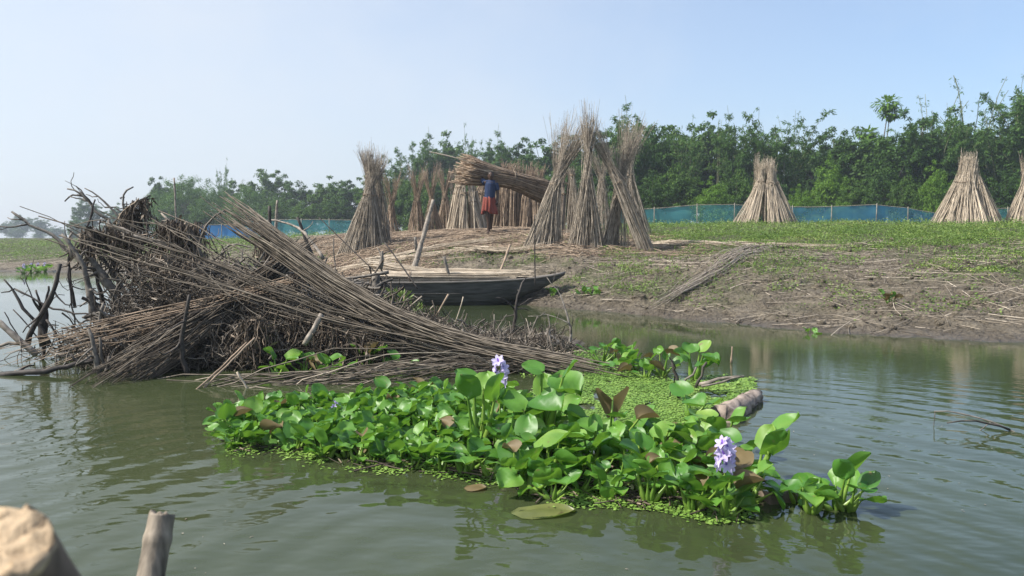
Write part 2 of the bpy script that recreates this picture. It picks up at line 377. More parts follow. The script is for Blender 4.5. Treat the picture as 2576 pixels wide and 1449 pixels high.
def ground_material():
    m, nt, N, L = newmat('river_bank_mud')
    t = N.new("ShaderNodeTexCoord")
    n1 = N.new("ShaderNodeTexNoise"); n1.inputs['Scale'].default_value = 1.6; n1.inputs['Detail'].default_value = 8; n1.inputs['Roughness'].default_value = .65
    n2 = N.new("ShaderNodeTexNoise"); n2.inputs['Scale'].default_value = 16; n2.inputs['Detail'].default_value = 8; n2.inputs['Roughness'].default_value = .7
    vo = N.new("ShaderNodeTexVoronoi"); vo.inputs['Scale'].default_value = 5.5; vo.feature = 'DISTANCE_TO_EDGE'
    nd = N.new("ShaderNodeTexNoise"); nd.inputs['Scale'].default_value = 4; nd.inputs['Detail'].default_value = 3
    va = N.new("ShaderNodeVectorMath"); va.operation = 'MULTIPLY_ADD'; va.inputs[1].default_value = (.6, .6, .6)
    for n in (n1, n2, nd): L.new(t.outputs['Object'], n.inputs['Vector'])
    L.new(nd.outputs['Color'], va.inputs[0]); L.new(t.outputs['Object'], va.inputs[2]); L.new(va.outputs[0], vo.inputs['Vector'])
    base = ramp(N, [(0.3, (0.145, 0.120, 0.088)), (0.5, (0.228, 0.192, 0.142)), (0.72, (0.31, 0.265, 0.20))])
    L.new(n1.outputs['Fac'], base.inputs['Fac'])
    fine = ramp(N, [(0.34, (0.35, 0.34, 0.31)), (0.55, (.9, .9, .9)), (.72, (1.3, 1.27, 1.22))]); L.new(n2.outputs['Fac'], fine.inputs['Fac'])
    mu = N.new("ShaderNodeMixRGB"); mu.blend_type = 'MULTIPLY'; mu.inputs[0].default_value = 1
    L.new(base.outputs[0], mu.inputs[1]); L.new(fine.outputs[0], mu.inputs[2])
    ag = N.new("ShaderNodeAttribute"); ag.attribute_name = 'green'
    as_ = N.new("ShaderNodeAttribute"); as_.attribute_name = 'straw'
    gcol = ramp(N, [(0.35, (0.04, 0.055, 0.018)), (0.65, (0.10, 0.125, 0.04))]); L.new(n2.outputs['Fac'], gcol.inputs['Fac'])
    mg = N.new("ShaderNodeMixRGB"); L.new(ag.outputs['Fac'], mg.inputs[0]); L.new(mu.outputs[0], mg.inputs[1]); L.new(gcol.outputs[0], mg.inputs[2])
    scol = ramp(N, [(0.3, (0.14, 0.11, 0.08)), (0.6, (0.31, 0.255, 0.185)), (0.75, (0.45, 0.38, 0.28))]); L.new(n2.outputs['Fac'], scol.inputs['Fac'])
    mst = N.new("ShaderNodeMixRGB"); L.new(as_.outputs['Fac'], mst.inputs[0]); L.new(mg.outputs[0], mst.inputs[1]); L.new(scol.outputs[0], mst.inputs[2])
    # wet band just above the water line (a real stain: it follows the height of the ground)
    sx = N.new("ShaderNodeSeparateXYZ"); L.new(t.outputs['Object'], sx.inputs[0])
    wet = N.new("ShaderNodeMapRange"); wet.inputs[1].default_value = 0.0; wet.inputs[2].default_value = 0.13; wet.inputs[3].default_value = .62; wet.inputs[4].default_value = 0
    L.new(sx.outputs['Z'], wet.inputs[0])
    mw = N.new("ShaderNodeMixRGB"); mw.inputs[2].default_value = (0.085, 0.068, 0.05, 1); L.new(wet.outputs[0], mw.inputs[0]); L.new(mst.outputs[0], mw.inputs[1])
    p = N.new("ShaderNodeBsdfPrincipled"); L.new(mw.outputs[0], p.inputs['Base Color'])
    rr = N.new("ShaderNodeMapRange"); rr.inputs[1].default_value = 0; rr.inputs[2].default_value = .1; rr.inputs[3].default_value = .35; rr.inputs[4].default_value = .9
    L.new(sx.outputs['Z'], rr.inputs[0]); L.new(rr.outputs[0], p.inputs['Roughness']); p.inputs['Specular IOR Level'].default_value = .3
    cr_ = ramp(N, [(0.0, (0, 0, 0)), (0.06, (1, 1, 1))]); L.new(vo.outputs['Distance'], cr_.inputs['Fac'])
    ad = N.new("ShaderNodeMath"); ad.operation = 'MULTIPLY_ADD'; ad.inputs[1].default_value = .25
    L.new(cr_.outputs[0], ad.inputs[0]); L.new(n2.outputs['Fac'], ad.inputs[2])
    bp = N.new("ShaderNodeBump"); bp.inputs['Strength'].default_value = 1.0; bp.inputs['Distance'].default_value = .08
    L.new(ad.outputs[0], bp.inputs['Height']); L.new(bp.outputs[0], p.inputs['Normal'])
    o = N.new("ShaderNodeOutputMaterial"); L.new(p.outputs[0], o.inputs[0])
    return m
gm = MB(); gm.add((np.stack([xf, yf, zf], 1), Fg))
ground = gm.build('ground', ground_material(), None, True, attrs={'green': green_mask(xf, yf) * .8, 'straw': straw_mask(xf, yf) * .6})
tag(ground, kind='structure')

# ------------------------------------------------------------------ water
def water_material():
    m, nt, N, L = newmat('murky_river_water')
    t = N.new("ShaderNodeTexCoord")
    def noise(scale, st, det=3, rot=0):
        mp = N.new("ShaderNodeMapping"); mp.inputs['Scale'].default_value = st; mp.inputs['Rotation'].default_value = (0, 0, rot)
        n = N.new("ShaderNodeTexNoise"); n.inputs['Scale'].default_value = scale; n.inputs['Detail'].default_value = det
        L.new(t.outputs['Object'], mp.inputs[0]); L.new(mp.outputs[0], n.inputs['Vector']); return n
    def rings(cx, cy, wl_, dist, phase=0):
        mp = N.new("ShaderNodeMapping"); mp.inputs['Location'].default_value = (-cx, -cy, 0)
        w = N.new("ShaderNodeTexWave"); w.wave_type = 'RINGS'; w.rings_direction = 'Z'; w.inputs['Scale'].default_value = 0.314 / wl_
        w.inputs['Distortion'].default_value = dist; w.inputs['Detail'].default_value = 2; w.inputs['Detail Scale'].default_value = 0.35 / wl_ * .5
        w.inputs['Phase Offset'].default_value = phase
        L.new(t.outputs['Object'], mp.inputs[0]); L.new(mp.outputs[0], w.inputs['Vector']); return w
    w1 = rings(-.36, 2.9, .25, 6.0)
    w2 = rings(-.9, 1.2, .11, 4.0, 2)
    n1 = noise(2.2, (1, 1.5, 1), 3, .4)
    n2 = noise(9, (1, 2.2, 1), 3, -.2)
    n3 = noise(.35, (1, 1, 1), 2)
    pos = N.new("ShaderNodeSeparateXYZ"); L.new(t.outputs['Object'], pos.inputs[0])
    # the wake: strongest near the boat the camera sits in, gone by the far shore
    fade = N.new("ShaderNodeMapRange"); fade.inputs[1].default_value = 3.6; fade.inputs[2].default_value = 7.0; fade.inputs[3].default_value = 1.0; fade.inputs[4].default_value = .02
    L.new(pos.outputs['Y'], fade.inputs[0])
    def mul(a, k):
        x = N.new("ShaderNodeMath"); x.operation = 'MULTIPLY'; L.new(a, x.inputs[0])
        if isinstance(k, float): x.inputs[1].default_value = k
        else: L.new(k, x.inputs[1])
        return x.outputs[0]
    def add(a, b):
        x = N.new("ShaderNodeMath"); x.operation = 'ADD'; L.new(a, x.inputs[0]); L.new(b, x.inputs[1]); return x.outputs[0]
    gate = ramp(N, [(.38, (.15, .15, .15)), (.62, (1, 1, 1))]); L.new(n3.outputs['Fac'], gate.inputs['Fac'])
    a = mul(mul(w1.outputs['Fac'], .0032), fade.outputs[0])
    b = mul(mul(w2.outputs['Fac'], .0011), mul(fade.outputs[0], gate.outputs[0]))
    c = mul(mul(n1.outputs['Fac'], .013), fade.outputs[0])
    d = mul(mul(n2.outputs['Fac'], .0013), gate.outputs[0])
    h = add(add(a, b), add(c, d))
    bp = N.new("ShaderNodeBump"); bp.inputs['Strength'].default_value = 1; bp.inputs['Distance'].default_value = 1.0
    L.new(h, bp.inputs['Height'])
    cn = noise(.6, (1, 1, 1), 3)
    bc = ramp(N, [(.3, (0.034, 0.045, 0.019)), (.7, (0.048, 0.061, 0.026))]); L.new(cn.outputs['Fac'], bc.inputs['Fac'])
    p = N.new("ShaderNodeBsdfPrincipled"); L.new(bc.outputs[0], p.inputs['Base Color'])
    p.inputs['Roughness'].default_value = .035; p.inputs['IOR'].default_value = 1.333
    L.new(bp.outputs[0], p.inputs['Normal'])
    o = N.new("ShaderNodeOutputMaterial"); L.new(p.outputs[0], o.inputs[0])
    return m
wm = MB(); wv = np.array([[-328, -38, 0], [328, -38, 0], [328, 300, 0], [-328, 300, 0.]])
wm.add((wv, np.array([[0, 1, 2, 3]])))
water = wm.build('water', water_material()); tag(water, kind='structure')

# bits of scum, straw and leaf drifting on the surface
n = 1500; x = rng.uniform(-4.5, 4.5, n); y = 2.6 + 8 * rng.random(n); k = (fbm(x * .9, y * .6, 3, 1) > .52) & (T(x, y, False) < -.03); x, y = x[k], y[k]; n = len(x); a = rng.uniform(0, 6.28, n)
mb = MB(); mb.add(leafquads(np.column_stack([x, y, np.full(n, .003)]), np.stack([np.cos(a), np.sin(a), 0 * a], 1), np.tile([0, 0, 1.], (n, 1)), rng.uniform(.004, .022, n), rng.uniform(.002, .009, n)))
o = mb.build('floating_bits', M['jute_grey']); tag(o, 'tiny bits of straw and scum drifting on the water', 'floating bits', kind='stuff')

# ------------------------------------------------------------------ haze
hm = bpy.data.meshes.new('haze')
hv = [(x, y, z) for x in (-335, 335) for y in (-45, 345) for z in (-2.6, 30)]
hm.from_pydata(hv, [], [(0, 1, 3, 2), (4, 6, 7, 5), (0, 4, 5, 1), (2, 3, 7, 6), (0, 2, 6, 4), (1, 5, 7, 3)])
haze = bpy.data.objects.new('haze', hm); col.objects.link(haze); tag(haze, kind='stuff')
m_, nt_, N_, L_ = newmat('morning_haze')
pv = N_.new("ShaderNodeVolumePrincipled"); pv.inputs['Color'].default_value = (.80, .90, 1.0, 1); pv.inputs['Density'].default_value = .0012
pv.inputs['Anisotropy'].default_value = .3
oo = N_.new("ShaderNodeOutputMaterial"); L_.new(pv.outputs[0], oo.inputs['Volume'])
hm.materials.append(m_)

# ------------------------------------------------------------------ ground cover and litter (nobody could count them)
def scatter(n, x0, x1, y0, y1, mask, pw=1.0):
    x = rng.uniform(x0, x1, n); y = y0 + (y1 - y0) * rng.random(n) ** pw
    k = rng.random(n) < mask(x, y); return x[k], y[k]
mb = MB()
for (n, x0, x1, y0, y1, s) in ((190000, -3, 14, 10.5, 24, .042), (110000, -8, 24, 20, 38, .07), (60000, -30, -6, 22, 46, .08), (40000, 9, 26, 9, 26, .06)):
    x, y = scatter(n, x0, x1, y0, y1, lambda a, b: green_mask(a, b) ** 1.3 * np.clip(fbm(a * 1.5, b * 1.5, 3, 3) * 4 - 1.35, .05, 1))
    z = T(x, y)
    k = len(x); a = rng.uniform(0, 2 * math.pi, k); tl = rng.uniform(-.1, .9, k)
    D = np.stack([np.cos(a), np.sin(a), tl], 1); Nn = norm(np.stack([-np.cos(a) * tl, -np.sin(a) * tl, np.ones(k)], 1) + rng.normal(0, .35, (k, 3)))
    hgt = rng.random(k) ** 1.5 * .24 * np.clip(fbm(x * 1.6, y * 1.6, 3, 1) * 2.6 - .75, .12, 1.2)
    mb.add(leafquads(np.stack([x, y, z + .006 + hgt], 1), D, Nn, s * rng.uniform(.5, 1.3, k), s * rng.uniform(.35, .8, k), .1))
def clump_mask(x, y):
    d = y - shore(x)
    return np.clip((fbm(x * .8, y * 1.1, 3, 2) * .7 + fbm(x * 3.1, y * 3.1, 3, 0) * .5 - .62) * 9, 0, 1) * np.clip((d - .9) / 1.2, 0, 1) * (0.5 + .5 * np.clip((x - 5) / 4, 0, 1) + .35 * np.exp(-((x - 1.2) / 1.6) ** 2))
for (n, x0, x1, y0, y1, s) in ((170000, -3, 13, 10.5, 21, .045),):
    x, y = scatter(n, x0, x1, y0, y1, clump_mask); k = len(x); a = rng.uniform(0, 2 * math.pi, k); tl = rng.uniform(0, .9, k)
    D = np.stack([np.cos(a), np.sin(a), tl], 1); Nn = norm(np.stack([-np.cos(a) * tl, -np.sin(a) * tl, np.ones(k)], 1) + rng.normal(0, .35, (k, 3)))
    mb.add(leafquads(np.stack([x, y, T(x, y) + .01 + .07 * rng.random(k) ** 2], 1), D, Nn, s * rng.uniform(.5, 1.3, k), s * rng.uniform(.4, .85, k), .1))
# grass blades poking up through the herbs
x, y = scatter(26000, -26, 20, 14, 36, lambda a, b: green_mask(a, b) ** 1.5 * .8)
k = len(x); D = np.stack([rng.normal(0, .35, k), rng.normal(0, .35, k), np.ones(k)], 1)
mb.add(leafquads(np.stack([x, y, T(x, y)], 1), D, np.stack([rng.normal(0, 1, k), rng.normal(0, 1, k), np.zeros(k)], 1), rng.uniform(.07, .22, k), .016))
gc = mb.build('ground_cover', M['cover']); tag(gc, 'low creeping green herbs and grass covering the bank', 'ground cover', kind='stuff')

def lying_sticks(n, xr, yr, mask, lr, rr, K=4, lift=.012, dirbias=None):
    x, y = scatter(n, *xr, *yr, mask)
    k = len(x); a = rng.uniform(0, math.pi, k) if dirbias is None else rng.normal(dirbias, .7, k)
    a = np.where(rng.random(k) < .35, rng.uniform(0, math.pi, k), a)
    ln = lr[0] + (lr[1] - lr[0]) * rng.random(k) ** 2
    s = np.linspace(-.5, .5, K)
    bend = rng.normal(0, .06, k)
    px = x[:, None] + np.cos(a)[:, None] * ln[:, None] * s + (-np.sin(a) * bend * ln)[:, None] * (s ** 2) * 2
    py = y[:, None] + np.sin(a)[:, None] * ln[:, None] * s + (np.cos(a) * bend * ln)[:, None] * (s ** 2) * 2
    gz = T(px.ravel(), py.ravel(), True).reshape(px.shape)
    # stiff sticks bridge the hollows: a straight line over the highest ground under them
    m = gz.mean(1, keepdims=True); sl = ((gz - m) * s).sum(1, keepdims=True) / (s ** 2).sum()
    pz = m + sl * s; pz = pz + np.maximum((gz - pz).max(1, keepdims=True), 0) * .6 + lift * rng.random(k)[:, None] * 3
    r = rng.uniform(*rr, k)[:, None] * np.linspace(1.1, .7, K)
    return tubes(np.stack([px, py, pz], -1), r, 3)
mb = MB()
mb.add(lying_sticks(9000, (-8, 4.5), (17, 30), straw_mask, (.15, 1.5), (.005, .010), dirbias=.1, lift=.03))
mb.add(lying_sticks(2600, (-6.5, -1.8), (13, 21), lambda x, y: np.clip(T(x, y, False) * 3, 0, 1), (.2, 1.3), (.005, .010), dirbias=.2, lift=.03))
o = mb.build('jute_litter', M['jute']); tag(o, 'pale broken jute sticks strewn over the bank top', 'litter', kind='stuff')
mb = MB()
land = lambda x, y: (T(x, y, False) > .03) * 1.0
mb.add(lying_sticks(1300, (-.5, 13), (9.3, 19), land, (.12, .9), (.003, .007), dirbias=-.15))
mb.add(lying_sticks(230, (3.4, 12), (10, 20), land, (.3, 1.5), (.004, .0075), dirbias=-.3))
mb.add(lying_sticks(900, (-24, -6), (26, 36), land, (.3, 1.6), (.006, .011), dirbias=.1))
mb.add(lying_sticks(700, (2, 6), (14.6, 18.5), lambda x, y: np.exp(-((y - 16.6 + .1 * x) / .6) ** 2), (.4, 1.6), (.004, .008), dirbias=-.1))
o = mb.build('mud_litter', M['jute_tall']); tag(o, 'loose jute sticks scattered on the muddy slope', 'litter', kind='stuff')
mb = MB()
mb.add(lying_sticks(9000, (-1, 13), (9.4, 20), lambda x, y: land(x, y) * (fbm(x * 1.2, y * 1.2, 3) > .45), (.03, .22), (.003, .008), K=3))
o = mb.build('twig_litter', M['brush']); tag(o, 'short dark twigs and stubble pressed into the mud', 'litter', kind='stuff')
# loose clods of mud
x, y = scatter(5000, -1, 13, 9.5, 20, lambda a, b: land(a, b) * np.clip(fbm(a * 1.5, b * 1.5, 3, 2) * 3 - 1.1, 0, 1))
k = len(x); rad = .012 + .05 * rng.random(k) ** 4
an = rng.uniform(0, 6.28, k); K = np.linspace(-1, 1, 4)
pp = np.stack([x[:, None] + np.cos(an)[:, None] * rad[:, None] * K, y[:, None] + np.sin(an)[:, None] * rad[:, None] * K, (T(x, y) + rad * .2)[:, None] + 0 * K], -1)
mb = MB(); mb.add(tubes(pp, rad[:, None] * np.array([.45, 1, .9, .4]) * rng.uniform(.7, 1.1, (k, 4)), 5, cap=True))
cl = mb.build('mud_clods', ground.data.materials[0], None, False); tag(cl, 'dry clods of mud loose on the slope', 'clods', kind='stuff')

# ------------------------------------------------------------------ jute stick bundles
def bundle_paths(base, top, rb, rw, rt, n, waist=.5, wisps=.12, flat=1.0, twist=None, wpt=None, lenvar=.16, bend=.02, foot=None, split=0.0, K=7):
    """straight sticks standing on a ring at the base, squeezed by a tie at the waist, opening again above it"""
    base = np.asarray(base, float); top = np.asarray(top, float); ax = top - base; Ln = np.linalg.norm(ax); axn = ax / Ln
    wp = base + ax * waist if wpt is None else np.asarray(wpt, float)
    sx = norm(np.cross(axn, [0, 1.0, 0]) if abs(axn[1]) < .8 else np.cross(axn, [1.0, 0, 0])); sy = np.cross(axn, sx)
    a = rng.uniform(0, 2 * math.pi, n); rr = np.sqrt(rng.uniform(.05, 1, n))
    bp = base + (sx * (np.cos(a) * rr * rb)[:, None]) + sy * (np.sin(a) * rr * rb * flat)[:, None]
    bp[:, 2] = base[2] if foot is None else foot(bp[:, 0], bp[:, 1])
    tw = rng.normal(.2 if twist is None else twist, .7, n)
    wq = wp + sx * (np.cos(a + tw) * rr * rw)[:, None] + sy * (np.sin(a + tw) * rr * rw)[:, None]
    a2 = a + math.pi + rng.normal(0, .5, n)
    if split: a2 = np.where(np.cos(a2) > 0, rng.normal(0, .45, n), math.pi + rng.normal(0, .45, n))
    r2 = rr * rt * rng.uniform(.7, 1.25, n)
    ext = np.where(rng.random(n) < wisps, rng.uniform(1.02, 1.32, n), rng.uniform(1 - lenvar, 1.05, n))
    tp = top + sx * (np.cos(a2) * r2)[:, None] + sy * (np.sin(a2) * r2 * .8)[:, None]
    tp = wq + (tp - wq) * ext[:, None]
    s = np.linspace(0, 1, K)[None, :, None]
    w = waist
    lo = bp[:, None] + (wq - bp)[:, None] * np.clip(s / w, 0, 1); hi = (tp - wq)[:, None] * np.clip((s - w) / (1 - w), 0, 1)
    path = lo + hi
    path = path + rng.normal(0, bend, (n, 1, 3)) * np.sin(np.pi * s) * Ln * .6 + rng.normal(0, bend * .12, (n, K, 3)) * s * Ln
    return path, wp, sx, sy, axn
def ringband(c, sx, sy, axn, r, rr=.012, turns=3):
    t = np.linspace(0, 2 * math.pi * turns, 14 * turns)
    rad = r * (1 + .03 * np.sin(5 * t))
    return tubes(c + sx * (np.cos(t) * rad)[:, None] + sy * (np.sin(t) * rad)[:, None] + axn * (np.linspace(-1, 1, len(t)) * rr * turns * .8)[:, None], np.full(len(t), rr), 5)
def foot_on_ground(x, y): return T(x, y) - .02
def jute_bundle(label, mat, base, top, rb, rw, rt, n, rs=.0065, group=None, tie=True, name='jute_bundle', parent=None, pname='bundle', **kw):
    """an upright tied bundle: sticks + tie"""
    foot = kw.pop('foot', foot_on_ground)
    path, wp, sx, sy, axn = bundle_paths(base, top, rb, rw, rt, n, foot=foot, **kw)
    K = path.shape[1]
    rad = rng.uniform(.75, 1.3, n)[:, None] * rs * np.linspace(1.25, .38, K)
    mb = MB(); mb.add(tubes(path, rad, 4))
    if parent is None:
        root = thing(name, base, label, 'jute bundle', group)
        o = part(mb, 'sticks', mat, root)
    else:
        root = part(mb, pname, mat, parent); o = root
    if tie:
        t = MB(); t.add(ringband(wp, sx, sy, axn, rw * 1.02, .008)); part(t, 'tie', M['tie'], root, True)
    return root
def ground_pt(u, v, Y):
    p = P(u, v, Y); p[2] = T1(p[0], p[1]); return p

JP, JG, JM = M['jute_pale'], M['jute_grey'], M['jute']
# tall grey stack left of the middle: bundles leaning together
def stack(label, specs, mat, group=None, name='jute_stack', cat='jute stack'):
    b = ground_pt(*specs[0]['base']); root = thing(name, b, label, cat, group)
    for s in specs:
        s = dict(s); base = ground_pt(*s.pop('base')); top = P(*s.pop('top'))
        jute_bundle(None, s.pop('mat', mat), base, top, s.pop('rb'), s.pop('rw'), s.pop('rt'), s.pop('n'), parent=root, **s)
    return root
stack('tall grey jute stick stack of crossed bundles left of the man, the leftmost big one', [
    dict(base=(884, 606, 21.6), top=(950, 405, 21.9), rb=.46, rw=.12, rt=.34, n=130, waist=.62, flat=.5),
    dict(base=(912, 607, 21.4), top=(938, 400, 21.9), rb=.36, rw=.15, rt=.28, n=110, waist=.6, flat=.5),
    dict(base=(945, 604, 21.6), top=(920, 380, 22.0), rb=.36, rw=.14, rt=.26, n=150, waist=.6, flat=.5, wisps=.25),
    dict(base=(962, 602, 22.2), top=(950, 388, 22.2), rb=.3, rw=.13, rt=.3, n=90, waist=.55, flat=.6)], M['jute_tall'])
sm = 'tied jute stick cones drying behind the man'
for (u, v, ut, vt, Y, rb, n, w, lab, mt) in (
    (984, 579, 985, 445, 26.5, .44, 90, .50, 'pale X shaped jute cone just right of the tall grey stack', JM),
    (1050, 578, 1049, 430, 26.5, .36, 100, .52, 'narrow waisted jute cone, second from the tall grey stack', JM),
    (1088, 577, 1082, 428, 27.0, .42, 100, .52, 'jute cone behind the leaning bamboo pole', JM),
    (1117, 574, 1121, 425, 28.0, .42, 100, .54, 'jute cone between the leaning pole and the wide pale stack', JM),
    (1135, 566, 1147, 435, 30.0, .42, 80, .5, 'darker jute cone half hidden behind the wide pale stack', JG)):
    jute_bundle(lab, mt, ground_pt(u, v, Y), P(ut, vt, Y), rb, .095, .36, n, waist=w, group=sm, name='jute_cone', split=1, wisps=.2)
def cone_stack(label, u, v, vt, Y, wpx, neck, nb, mat, group, nper=46, vneck=None, seed=0, topw=1.0):
    """many bundles leaned round a common neck"""
    c = ground_pt(u, v, Y); k = Y / FPX
    top = P(u, vt, Y); nz = P(u, vneck, Y)[2]
    Rb = wpx * .5 * k; Rn = neck * .5 * k
    root = thing('jute_stack', c, label, 'jute stack', group)
    for i in range(nb):
        a = 2 * math.pi * (i + .5 * rng.random()) / nb; ca, sa = math.cos(a), math.sin(a); up_ = rng.uniform(-.38, .18); rad_ = rng.uniform(.62, .88)
        bb = c + np.array([ca * Rb * rad_, sa * Rb * rad_, 0]); bb[2] = T1(bb[0], bb[1])
        nk = np.array([c[0] + ca * (Rn * .70 - up_ * .20), c[1] + sa * (Rn * .70 - up_ * .20), nz + up_])
        tp = np.array([c[0] + ca * Rn * .45 * topw + rng.normal(0, .06), c[1] + sa * Rn * .4, top[2] - .34 * rng.random() ** 1.5])
        h = (nk[2] - bb[2]) / (tp[2] - bb[2])
        jute_bundle(None, mat, bb, tp, Rb * .27, Rn * .30, Rn * .48 * topw, nper, waist=min(max(h, .3), .75), wpt=nk, parent=root, wisps=.2, lenvar=.3, rs=.011, bend=.012)
    return root
sg = 'big jute stacks standing on the bank'
cone_stack('big pale conical jute stack in front of the blue net, middle of the right bank', 1927, 556, 403, 33, 168, 62, 10, JP, sg, vneck=462)
cone_stack('big pale jute stack with a peaked tuft at far right', 2432, 556, 392, 31, 168, 68, 11, JP, sg, vneck=458, topw=.75)
cone_stack('pale jute stack cut off by the right edge of the photo', 2592, 556, 400, 31, 140, 52, 9, JP, sg, vneck=472)
cone_stack('wide pale jute stack left of the man', 1172, 577, 418, 26.0, 110, 60, 7, JP, sg, vneck=480, nper=40)
cone_stack('jute stack directly behind the man', 1225, 566, 425, 29, 90, 60, 6, JM, sg, vneck=470, nper=40)
cone_stack('round topped jute stack right behind the carried bundle', 1288, 572, 402, 28, 108, 76, 8, JM, sg, vneck=455, nper=44)
cone_stack('jute stack between the round topped one and the tall frame of bundles', 1345, 568, 418, 27.5, 90, 60, 7, JM, sg, vneck=465, nper=40)
cone_stack('shaded jute stack seen between the legs of the tall centre bundles', 1424, 570, 430, 25, 80, 40, 6, JG, sg, vneck=470, nper=40)
# the tall bundles in the middle
tg = 'tall jute bundles leaned together in the middle'
def tall(lab, b, t, w, rb, rw, rt, n, mat=M['jute_tall'], waist=.45, **kw):
    return jute_bundle(lab, mat, ground_pt(*b), P(*t), rb, rw, rt, n, waist=waist, wpt=P(*w), group=tg, rs=.005, **kw)
tall('tall grey jute bundle leaning right, leftmost of the centre frame', (1360, 627, 18.4), (1456, 322, 18.9), (1396, 466, 18.6), .46, .11, .42, 270, waist=.46, flat=.4, wisps=.2, lenvar=.3)
tall('upright jute bundle with long thin wisps behind the leaning one', (1398, 612, 19.6), (1408, 315, 19.6), (1398, 470, 19.6), .20, .07, .32, 60, waist=.42, wisps=.35)
tall('upright hourglass jute bundle in the centre with the highest tip', (1473, 626, 18.3), (1483, 295, 18.6), (1478, 450, 18.4), .48, .09, .26, 240, waist=.54, flat=.45, wisps=.22, lenvar=.3)
tall('jute bundle leaning left against the centre one, foot far right', (1626, 622, 18.3), (1490, 325, 18.7), (1556, 460, 18.45), .22, .10, .30, 180, waist=.54, flat=.6, wisps=.2, lenvar=.3)
tall('jute bundle leaning right across the left leaning one', (1530, 629, 18.6), (1594, 320, 19.0), (1564, 450, 18.85), .19, .10, .40, 140, waist=.56, flat=.6, wisps=.35)
tall('short legged jute bundle under the crossing pair', (1563, 624, 18.6), (1552, 372, 18.8), (1560, 470, 18.6), .24, .06, .16, 36, waist=.6)
tall('small jute cone seen between the centre bundle and the crossing pair', (1514, 572, 23.5), (1510, 382, 23.5), (1514, 457, 23.5), .46, .08, .42, 130, waist=.6, split=1)
tall('jute bundle standing furthest right behind the crossing pair', (1612, 566, 23.5), (1592, 345, 23.5), (1582, 440, 23.5), .36, .11, .36, 150, waist=.58, wisps=.3)
tall('jute bundle standing behind the gap, tied at its tip', (1450, 570, 22.5), (1438, 425, 22.5), (1440, 440, 22.5), .34, .07, .10, 90, waist=.9)
# a single slanting stick laid against the frame
# far row of stacks beyond the left bank: one built, the rest copied with their parts
def row_stack():
    return cone_stack('distant brown jute stack, leftmost of the far row beyond the left bank', 180, 596, 570, 118, 15, 6, 5, JG, 'distant row of jute stacks beyond the left bank', nper=14, vneck=582)
proto = row_stack()
for i, u in enumerate(np.linspace(200, 372, 17)):
    c = proto.copy(); col.objects.link(c); c['label'] = 'distant brown jute stack, number ' + ['two','three','four','five','six','seven','eight','nine','ten','eleven','twelve','thirteen','fourteen','fifteen','sixteen','seventeen','eighteen'][i] + ' from the left in the far row'
    p = ground_pt(u, 596, 112 + 10 * rng.random()); c.location = tuple(p); s = rng.uniform(.8, 1.15); c.scale = (s * 1.15, s * 1.15, s); c.rotation_euler = (0, 0, rng.uniform(0, 6))
    for ch in list(proto.children):
        d = ch.copy(); col.objects.link(d); d.parent = c
        for g2 in ch.children:
            e = g2.copy(); col.objects.link(e); e.parent = d

# lying bundles --------------------------------------------------------
def lying(label, mat, pts, wid, n, rs=.0065, name='jute_bundle', cat='jute bundle', tie=None, group=None, K=9, cross=.25, sag=0, lenj=.06, radend=.5, flatz=.5, cap=False, jit=.01, parent=None):
    """sticks following a spine pts with half-widths wid at each point"""
    pts = np.array(pts, float); wid = np.array(wid, float)
    s0 = np.linspace(0, 1, len(pts)); s = np.linspace(0, 1, K)
    t0 = rng.normal(0, lenj, n); t1 = 1 + rng.normal(0, lenj, n)
    S = t0[:, None] + (t1 - t0)[:, None] * s
    def itp(x): # linear extrapolating interpolation
        return np.stack([np.interp(x, s0, pts[:, i]) + np.where(x < 0, x * (pts[1, i] - pts[0, i]) / s0[1], 0) + np.where(x > 1, (x - 1) * (pts[-1, i] - pts[-2, i]) / s0[1], 0) for i in range(3)], -1)
    C = itp(S); W = np.interp(S, s0, wid)
    ax = norm(pts[-1] - pts[0]); sx = norm(np.cross(ax, [0, 0, 1.0])); up = np.cross(sx, ax)
    a = rng.uniform(0, 2 * math.pi, n); rr = np.sqrt(rng.random(n))
    da = rng.normal(0, cross, n)
    A = a[:, None] + da[:, None] * (s - .5) * 2
    off = sx * (np.cos(A) * rr[:, None] * W)[..., None] + up * (np.sin(A) * rr[:, None] * W * flatz)[..., None]
    path = C + off + rng.normal(0, jit, (n, 1, 3)) * np.sin(np.pi * s)[None, :, None] + rng.normal(0, jit * .22, (n, K, 3))
    rad = rs * rng.uniform(.7, 1.3, n)[:, None] * np.linspace(1.2, radend, K)
    mb = MB(); mb.add(tubes(path, rad, 4, cap=cap))
    root = thing(name, pts[0], label, cat, group) if parent is None else parent
    part(mb, 'sticks', mat, root)
    for tt in (tie or []):
        c = itp(np.array([tt]))[0]; w = np.interp(tt, s0, wid)
        t = MB(); th = np.linspace(0, 4 * math.pi, 30)
        t.add(tubes(c + sx * (np.cos(th) * w * 1.03)[:, None] + up * (np.sin(th) * w * flatz * 1.06)[:, None] + ax * (np.linspace(-.02, .02, 30))[:, None], np.full(30, .011), 5)); part(t, 'tie', M['tie'], root, True)
    return root

